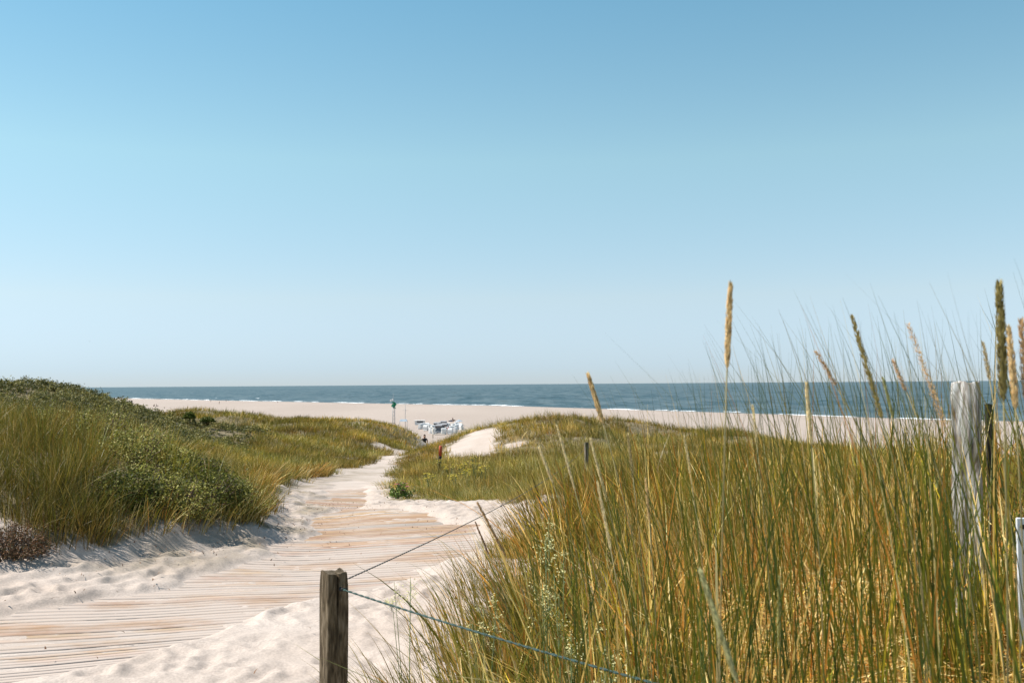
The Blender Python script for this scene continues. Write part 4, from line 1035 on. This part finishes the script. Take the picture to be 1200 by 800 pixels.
bm = bmesh.new(); add_tube(bm, [(-.7, 0, zt - 2), (.7, 0, zt - 2)], .03, 6); link('cross_bar', bm_mesh('c', bm), M_steel, o)
b = beach(476, 503)
o = empty('canvas_shelter', b + Vector((0, -6, 0))); tag(o, 'pale blue canvas shelter at the foot of the thin pole', 'shelter'); o.scale = (.65, .65, 1)
bm = bmesh.new(); za = Zat(476, 491, b.y - 6) - b.z
v4 = [bm.verts.new(p) for p in ((-1.4, -1, za - .5), (1.4, -1, za - .5), (1.4, 1, za - .5), (-1.4, 1, za - .5))]; rg = [bm.verts.new((-1.1, 0, za)), bm.verts.new((1.1, 0, za))]
for q in ((v4[0], v4[1], rg[1], rg[0]), (v4[2], v4[3], rg[0], rg[1]), (v4[1], v4[2], rg[1]), (v4[3], v4[0], rg[0])): bm.faces.new(q)
link('canopy', bm_mesh('canopy', bm), M_blue, o)
for sx in (-1.35, 1.35):
    for sy in (-.95, .95):
        bm = bmesh.new(); add_tube(bm, [(sx, sy, 0), (sx, sy, za - .5)], .03, 6); link('leg', bm_mesh('leg', bm), M_steel, o)

# hooded wicker beach chairs
def chair_proto():
    bm = bmesh.new()
    add_box(bm, (0, .1, .24), (1.2, .75, .4), bev=.03)                       # seat box
    add_box(bm, (0, -.42, .1), (1.05, .3, .12), bev=.02)                     # foot rest
    for s in (-1, 1): add_box(bm, (s * .62, .08, .62), (.07, .8, .55), bev=.015)   # arm sides
    # hood: curved shell over the back
    prof = [(.46, .4), (.56, .9), (.55, 1.3), (.42, 1.56), (.12, 1.66), (-.22, 1.6), (-.36, 1.45)]
    L_ = [bm.verts.new((-.64, y_, z_)) for y_, z_ in prof]; Rr = [bm.verts.new((.64, y_, z_)) for y_, z_ in prof]
    Li = [bm.verts.new((-.58, y_ * .9 - .01, z_ * .965)) for y_, z_ in prof]; Ri = [bm.verts.new((.58, y_ * .9 - .01, z_ * .965)) for y_, z_ in prof]
    for i in range(len(prof) - 1):
        bm.faces.new((L_[i], L_[i + 1], Rr[i + 1], Rr[i])); f = bm.faces.new((Li[i], Ri[i], Ri[i + 1], Li[i + 1])); f.material_index = 1
        bm.faces.new((L_[i], Li[i], Li[i + 1], L_[i + 1])); bm.faces.new((Rr[i], Rr[i + 1], Ri[i + 1], Ri[i]))
    bm.faces.new((L_[-1], Li[-1], Ri[-1], Rr[-1]))
    for s, A in ((-1, L_), (1, Rr)):                                        # hood cheeks
        c = bm.verts.new((s * .64, .05, .88))
        for i in range(1, len(prof) - 1): bm.faces.new((c, A[i], A[i + 1]) if s < 0 else (c, A[i + 1], A[i]))
    return bm_mesh('beach_chair', bm)
pm_ = chair_proto(); pm_.materials.append(M_cloth); pm_.materials.append(M_dk)
pg_ = pm_.copy(); pg_.materials.clear(); pg_.materials.append(M_grey); pg_.materials.append(M_dk)
chairs = [(499, 502), (503, 501), (496, 499.5), (501, 499), (492, 500), (507, 502), (511, 498.5), (515, 498), (518, 500), (524, 504), (529, 503), (533, 502), (526, 501), (531, 500), (536, 500.5), (528, 506), (533, 505), (522, 502), (539, 499.5), (535, 498), (517, 497), (520, 506), (505, 505), (525, 498.5), (541, 501), (509, 506)]
for i, (px, py) in enumerate(chairs):
    p = beach(px, py + 2.6); o = bpy.data.objects.new('beach_chair', pm_); o.scale = (.82,) * 3; COL.objects.link(o); o.location = p; o.rotation_euler = (0, 0, R(180 + rng.uniform(-70, 70)))
    tag(o, 'white hooded wicker beach chair in the cluster on the beach seen through the dune gap', 'beach chair', 'white beach chairs')
for i, (px, py) in enumerate([(512, 501), (520, 499), (516, 503.5), (521, 502.5), (514, 504.5)]):
    p = beach(px, py + 2.8); o = bpy.data.objects.new('beach_chair', pg_); COL.objects.link(o); o.location = p; o.rotation_euler = (0, 0, R(rng.uniform(-30, 30))); o.scale = (1.15, 1.15, 1.15)
    tag(o, 'grey wicker beach chair in the middle of the cluster of white ones', 'beach chair', 'grey beach chairs')
p = beach(492, 497.5); o = empty('beach_hut', p); tag(o, 'low white beach hut with a dark window band, left end of the chairs', 'beach hut')
bm = bmesh.new(); add_box(bm, (0, 0, .55), (2.6, 1.8, 1.1)); link('wall', bm_mesh('w', bm), M_cloth, o)
bm = bmesh.new(); add_box(bm, (.1, -.91, .85), (1.7, .05, .4)); link('window', bm_mesh('w', bm), M_dk, o)
bm = bmesh.new(); add_box(bm, (0, 0, 1.17), (3.0, 2.2, .12), bev=.03); link('roof', bm_mesh('w', bm), M_cloth, o)
p = beach(538, 498.5); o = empty('beach_umbrella', p); tag(o, 'pale blue parasol at the right end of the beach chairs', 'parasol')
bm = bmesh.new(); zt = Zat(538, 491.5, p.y) - p.z
ring = [bm.verts.new((1.1 * math.cos(k * math.pi / 4), 1.1 * math.sin(k * math.pi / 4), zt - .45)) for k in range(8)]; t_ = bm.verts.new((0, 0, zt))
for k in range(8): bm.faces.new((ring[k], ring[(k + 1) % 8], t_))
link('canopy', bm_mesh('c', bm), M_blue, o); bm = bmesh.new(); add_tube(bm, [(0, 0, 0), (0, 0, zt - .02)], .03, 6); link('pole', bm_mesh('p', bm), M_steel, o)
p = beach(515.5, 509); bm = bmesh.new()
for k in range(9): add_box(bm, (0, -1.0 + k * .25, .12), (2.2, .22, .06))
add_box(bm, (-.9, 0, .045), (.1, 2.2, .09)); add_box(bm, (.9, 0, .045), (.1, 2.2, .09))
tag(link('wooden_platform', bm_mesh('pl', bm), wood_mat('pale_deck', (0.42, .36, .3), (.55, .48, .4), (.68, .6, .52)), loc=p), 'pale wooden platform on the sand in front of the beach chairs', 'platform')
p = beach(507.3, 513); bm = bmesh.new(); zt = Zat(507.3, 500, p.y) - p.z; add_tube(bm, [(0, 0, -.2), (0, 0, zt - .06), (0, 0, zt)], [.11, .11, .07], 8)
tag(link('pale_post', bm_mesh('pp', bm), wood_mat('pale_post_wood', (0.5, .42, .32), (.62, .54, .42), (.72, .66, .55)), loc=p), 'pale upright post at the lower end of the sandy path, left of the platform', 'post')

# people
M_skin = plain('skin', (0.42, 0.22, 0.15), 0.6, (0.48, 0.27, 0.19), 10)
def cloth(name, c): return plain(name, c, 0.85, tuple(v * 1.4 for v in c), 6)
M_cb = cloth('black_clothes', (0.012, 0.012, 0.014)); M_cr = cloth('red_clothes', (0.42, 0.03, 0.03)); M_cn = cloth('navy_clothes', (0.02, 0.03, 0.07)); M_cg = cloth('grey_clothes', (.12, .12, .13))
M_hair = cloth('dark_hair', (0.03, 0.018, 0.01))
def person(loc, label, rz=0, top=M_cb, low=M_cb, pose='walk', h=1.75, sub=2, group=None, short=True, hat=None):
    """one continuous skinned body; hair is a child"""
    s = h / 1.75
    sit = pose == 'sit'
    J = {'pelvis': (0, 0, .95), 'waist': (0, .0, 1.1), 'chest': (0, .01, 1.32), 'neck': (0, 0, 1.47), 'headb': (0, -.02, 1.57), 'headt': (0, -.01, 1.675)}
    R_ = {'pelvis': (.15, .11), 'waist': (.135, .10), 'chest': (.165, .115), 'neck': (.068, .066), 'headb': (.098, .112), 'headt': (.095, .110)}
    E = [('pelvis', 'waist'), ('waist', 'chest'), ('chest', 'neck'), ('neck', 'headb'), ('headb', 'headt')]
    for sd, n in ((-1, 'l'), (1, 'r')):
        st = .16 * sd if pose == 'walk' else 0.0
        J['sh' + n] = (.19 * sd, 0, 1.40); J['el' + n] = (.25 * sd, .03 + st * .5, 1.13); J['ha' + n] = (.19 * sd, -.17 - st * .6, 1.0)
        if pose == 'stand': J['ha' + n] = (.24 * sd, -.05, .88)
        J['fi' + n] = (J['ha' + n][0] * .92, J['ha' + n][1] - .06, J['ha' + n][2] - .07)
        J['hip' + n] = (.10 * sd, 0, .86); J['kn' + n] = (.11 * sd, -.05 - st, .49); J['an' + n] = (.11 * sd, st * 1.0 + (.0), .08); J['to' + n] = (.12 * sd, J['an' + n][1] - .16, .04)
        R_['sh' + n] = (.062, .062); R_['el' + n] = (.042, .042); R_['ha' + n] = (.030, .026); R_['fi' + n] = (.028, .016)
        R_['hip' + n] = (.10, .10); R_['kn' + n] = (.062, .062); R_['an' + n] = (.042, .045); R_['to' + n] = (.042, .03)
        E += [('chest', 'sh' + n), ('sh' + n, 'el' + n), ('el' + n, 'ha' + n), ('ha' + n, 'fi' + n), ('pelvis', 'hip' + n), ('hip' + n, 'kn' + n), ('kn' + n, 'an' + n), ('an' + n, 'to' + n)]
    if sit:
        dz = -.83
        for k in list(J):
            if k[:2] not in ('kn', 'an', 'to'): J[k] = (J[k][0], J[k][1] + (.1 if J[k][2] > 1.2 else 0), J[k][2] + dz)
        for sd, n in ((-1, 'l'), (1, 'r')):
            J['kn' + n] = (.14 * sd, -.42, .42); J['an' + n] = (.13 * sd, -.72, .08); J['to' + n] = (.13 * sd, -.88, .05)
    names = list(J); me = bpy.data.meshes.new('body')
    me.from_pydata([tuple(c * s for c in J[k]) for k in names], [(names.index(a), names.index(b)) for a, b in E], [])
    o = bpy.data.objects.new('person', me); COL.objects.link(o)
    sk = o.modifiers.new('skin', 'SKIN'); sb = o.modifiers.new('sub', 'SUBSURF'); sb.levels = sb.render_levels = sub
    for i, k in enumerate(names):
        me.skin_vertices[0].data[i].radius = tuple(v * s for v in R_[k]); me.skin_vertices[0].data[i].use_root = (k == 'pelvis')
    bpy.context.view_layer.update(); dg = bpy.context.evaluated_depsgraph_get()
    nm = bpy.data.meshes.new_from_object(o.evaluated_get(dg)); o.modifiers.clear(); o.data = nm
    nm.materials.clear()
    for m in (M_skin, top, low, M_cn): nm.materials.append(m)
    jn = {k: Vector(J[k]) * s for k in names}
    for p in nm.polygons:
        c = p.center; k = min(names, key=lambda q: (jn[q] - c).length); p.use_smooth = True
        if k[:2] in ('ha', 'fi', 'el') and abs(c.x) < .165 * s: k = 'waist' if c.z > jn['pelvis'].z + .02 else 'pelvis'
        if k == 'neck' and c.z < jn['neck'].z - .015 * s: p.material_index = 1; continue
        if k in ('waist', 'chest') or k[:2] == 'sh': p.material_index = 1 if (c.z < jn['neck'].z - .02 * s) else 0
        elif k in ('pelvis',) or k[:3] == 'hip': p.material_index = 2
        elif k[:2] == 'kn': p.material_index = 0 if short and not sit else 2
        elif k[:2] == 'to': p.material_index = 3
        else: p.material_index = 0
    bm = bmesh.new(); bmesh.ops.create_uvsphere(bm, u_segments=12, v_segments=8, radius=.1 * s); ht = jn['headt']
    for v in bm.verts: v.co = Vector((v.co.x * .92, v.co.y * 1.05 + .015 * s, max(v.co.z, -.035 * s if v.co.y > 0 else .01))) + ht + Vector((0, .01, .0))
    if hat: add_tube(bm, [ht + Vector((0, -.10, .03)), ht + Vector((0, -.2, .015))], [.07, .05], 8)
    hair = link('cap' if hat else 'hair', bm_mesh('hair', bm, True), hat or M_hair, o)
    fb = bmesh.new(); hz = jn['headb'].lerp(jn['headt'], .45); fy = min((p.center.y for p in nm.polygons if abs(p.center.z - hz.z) < .03 * s and abs(p.center.x) < .06 * s), default=hz.y - .08)
    add_tube(fb, [(0, fy + .01, hz.z + .02 * s), (0, fy - .012 * s, hz.z - .02 * s), (0, fy - .018 * s, hz.z - .035 * s), (0, fy + .01, hz.z - .045 * s)], [.006 * s, .012 * s, .015 * s, .008 * s], 6)
    link('nose', bm_mesh('nose', fb, True), M_skin, o)
    fb = bmesh.new()
    for sx in (-1, 1): add_tube(fb, [(sx * .032 * s - .012, fy + .002, hz.z + .012 * s), (sx * .032 * s, fy - .004, hz.z + .014 * s), (sx * .032 * s + .012, fy + .002, hz.z + .012 * s)], [.002, .007 * s, .002], 6)
    add_tube(fb, [(-.024 * s, fy + .006, hz.z - .068 * s), (0, fy - .003, hz.z - .07 * s), (.024 * s, fy + .006, hz.z - .068 * s)], [.002, .006 * s, .002], 6)
    link('face_features', bm_mesh('face', fb, True), M_hair, o)
    fb = bmesh.new()
    for sx in (-1, 1): add_tube(fb, [(sx * .078 * s, hz.y, hz.z + .02 * s), (sx * .088 * s, hz.y + .01, hz.z + .0), (sx * .078 * s, hz.y, hz.z - .03 * s)], [.006, .016 * s, .006], 6)
    link('ears', bm_mesh('ears', fb, True), M_skin, o)
    o.location = loc; o.rotation_euler = (0, 0, rz); tag(o, label, 'person', group)
    return o
# the walker coming up the path beyond the crest
g = None
for Yw in np.arange(70, 92, .5):
    p = P(497.5, 509, Yw); gz = float(H(p.x, Yw)[0])
    if p.z - gz >= 1.76: g = Vector((p.x, Yw, gz)); break
if g is None: p = P(497.5, 509, 80); g = Vector((p.x, 80, p.z - 1.76))
print('walker at', g[:])

person(g, 'person in a black t-shirt with bare arms walking on the path in the dune gap', rz=R(8), h=1.76)
p = beach(525.5, 508.5); person(p, 'person in a red top standing among the beach chairs', top=M_cr, low=M_cg, pose='stand', h=1.72, sub=1)
p = beach(522.5, 508); person(p, 'person in dark clothes beside the one in the red top', top=M_cb, low=M_cb, pose='stand', h=1.7, sub=1)
p = beach(531, 493.6); o = person(p, 'person in black sitting alone on the open beach beyond the chairs', pose='sit', h=1.75, sub=1, rz=R(60)); o.scale = (1.25,) * 3
p = beach(528, 493.8); bm = bmesh.new(); add_box(bm, (0, 0, .15), (1.3, .5, .3), bev=.1); add_box(bm, (.2, 0, .38), (.5, .3, .2), bev=.08)
tag(link('beach_bag', bm_mesh('bag', bm), M_cn, loc=p), 'dark bag lying on the open beach beside the sitting person', 'bag')
far = [(257, 473.5, 'stand', M_cb, 'person in dark clothes standing on the far left beach by the surf'), (247, 470.8, 'walk', M_cn, 'tiny figure wading at the far left waterline'),
       (265, 470.6, 'walk', M_cg, 'tiny figure at the waterline right of the one standing on the far left beach'), (325.5, 471.6, 'walk', M_cb, 'tiny dark figure alone at the waterline above the grassy ridge'),
       (1022.5, 520, 'stand', M_cb, 'person in black on the beach behind the seed heads at the right'), (1061, 515.5, 'stand', M_cg, 'person in grey on the beach left of the bleached post'),
       (1092.5, 494.5, 'walk', M_cb, 'dark figure at the waterline left of the bleached post'), (1102, 494, 'walk', M_cn, 'navy clad figure at the waterline nearest the bleached post'), (857, 482.5, 'stand', M_cb, 'dark figure at the waterline right behind the tallest seed head')]
for px, py, po, m_, lab in far: person(beach(px, py), lab, top=m_, low=m_, pose=po, h=1.78, sub=1, rz=R(random.uniform(-90, 90)), short=False)
p = beach(180.5, 476); o = person(p, 'dark figure sitting on the sand at the far left beach', pose='sit', h=1.8, sub=1); o.scale = (1.4,) * 3
p = beach(183.5, 476); o = person(p, 'figure sitting close to another one on the far left beach, the right hand one', top=M_cg, low=M_cb, pose='sit', h=1.8, sub=1, rz=R(80)); o.scale = (1.4,) * 3

# gull
bm = bmesh.new(); add_tube(bm, [(0, -.28, 0), (0, -.12, .02), (0, .1, .02), (0, .3, 0)], [.02, .07, .07, .02], 8)
for s in (-1, 1):
    a = [bm.verts.new(q) for q in ((s * .04, -.1, .04), (s * .35, -.14, .2), (s * .72, .02, .1), (s * .35, .06, .18), (s * .04, .1, .04))]; bm.faces.new(a)
o = link('gull', bm_mesh('gull', bm), plain('gull_feathers', (0.3, 0.3, 0.32), 0.7), loc=P(105, 400, 420)); tag(o, 'small distant gull gliding in the sky above the left dune', 'bird')

# ------------------------------------------------------------------ bits on the sand
def litter():
    n = 14000; y = rng.uniform(4.5, 16, n); x = rng.uniform(-6, 0.6, n)
    l = np.interp(y, le_y, le_x); k = (x > l - 0.6) & (x < np.interp(y, re_y, re_x) + .2)
    pr = 0.9 * np.exp(-np.abs(x - l) / 0.75) * (0.4 + 1.5 * np.clip(fbm(x * 1.2, y * 1.2, 91, 3) + .3, 0, 1)) + 0.005; k &= rng.random(n) < pr; x, y = x[k], y[k]; n = len(x)
    c = np.array([[0.12, 0.068, 0.04]]) * rng.uniform(0.5, 2.6, (n, 1))
    z = H(x, y) + 0.048 + 0.14 * sstep(-0.30, 0.30, np.interp(y, le_y, le_x) - x)
    v, f, cc = blades(np.stack([x, y, z], -1), rng.uniform(0.008, 0.03, n), rng.uniform(0, 6.28, n), rng.uniform(.8, 3, n), rng.uniform(0.004, 0.013, n), c, c, 3)
    tag(link('dry_twigs_litter', np_mesh('litter', v, f, col=cc), M_leaf), 'dry twigs and scraps of root on the sand below the left bank', 'litter', kind='stuff')
litter()
print('faces', sum(len(o.data.polygons) for o in SC.objects if o.type == 'MESH'))
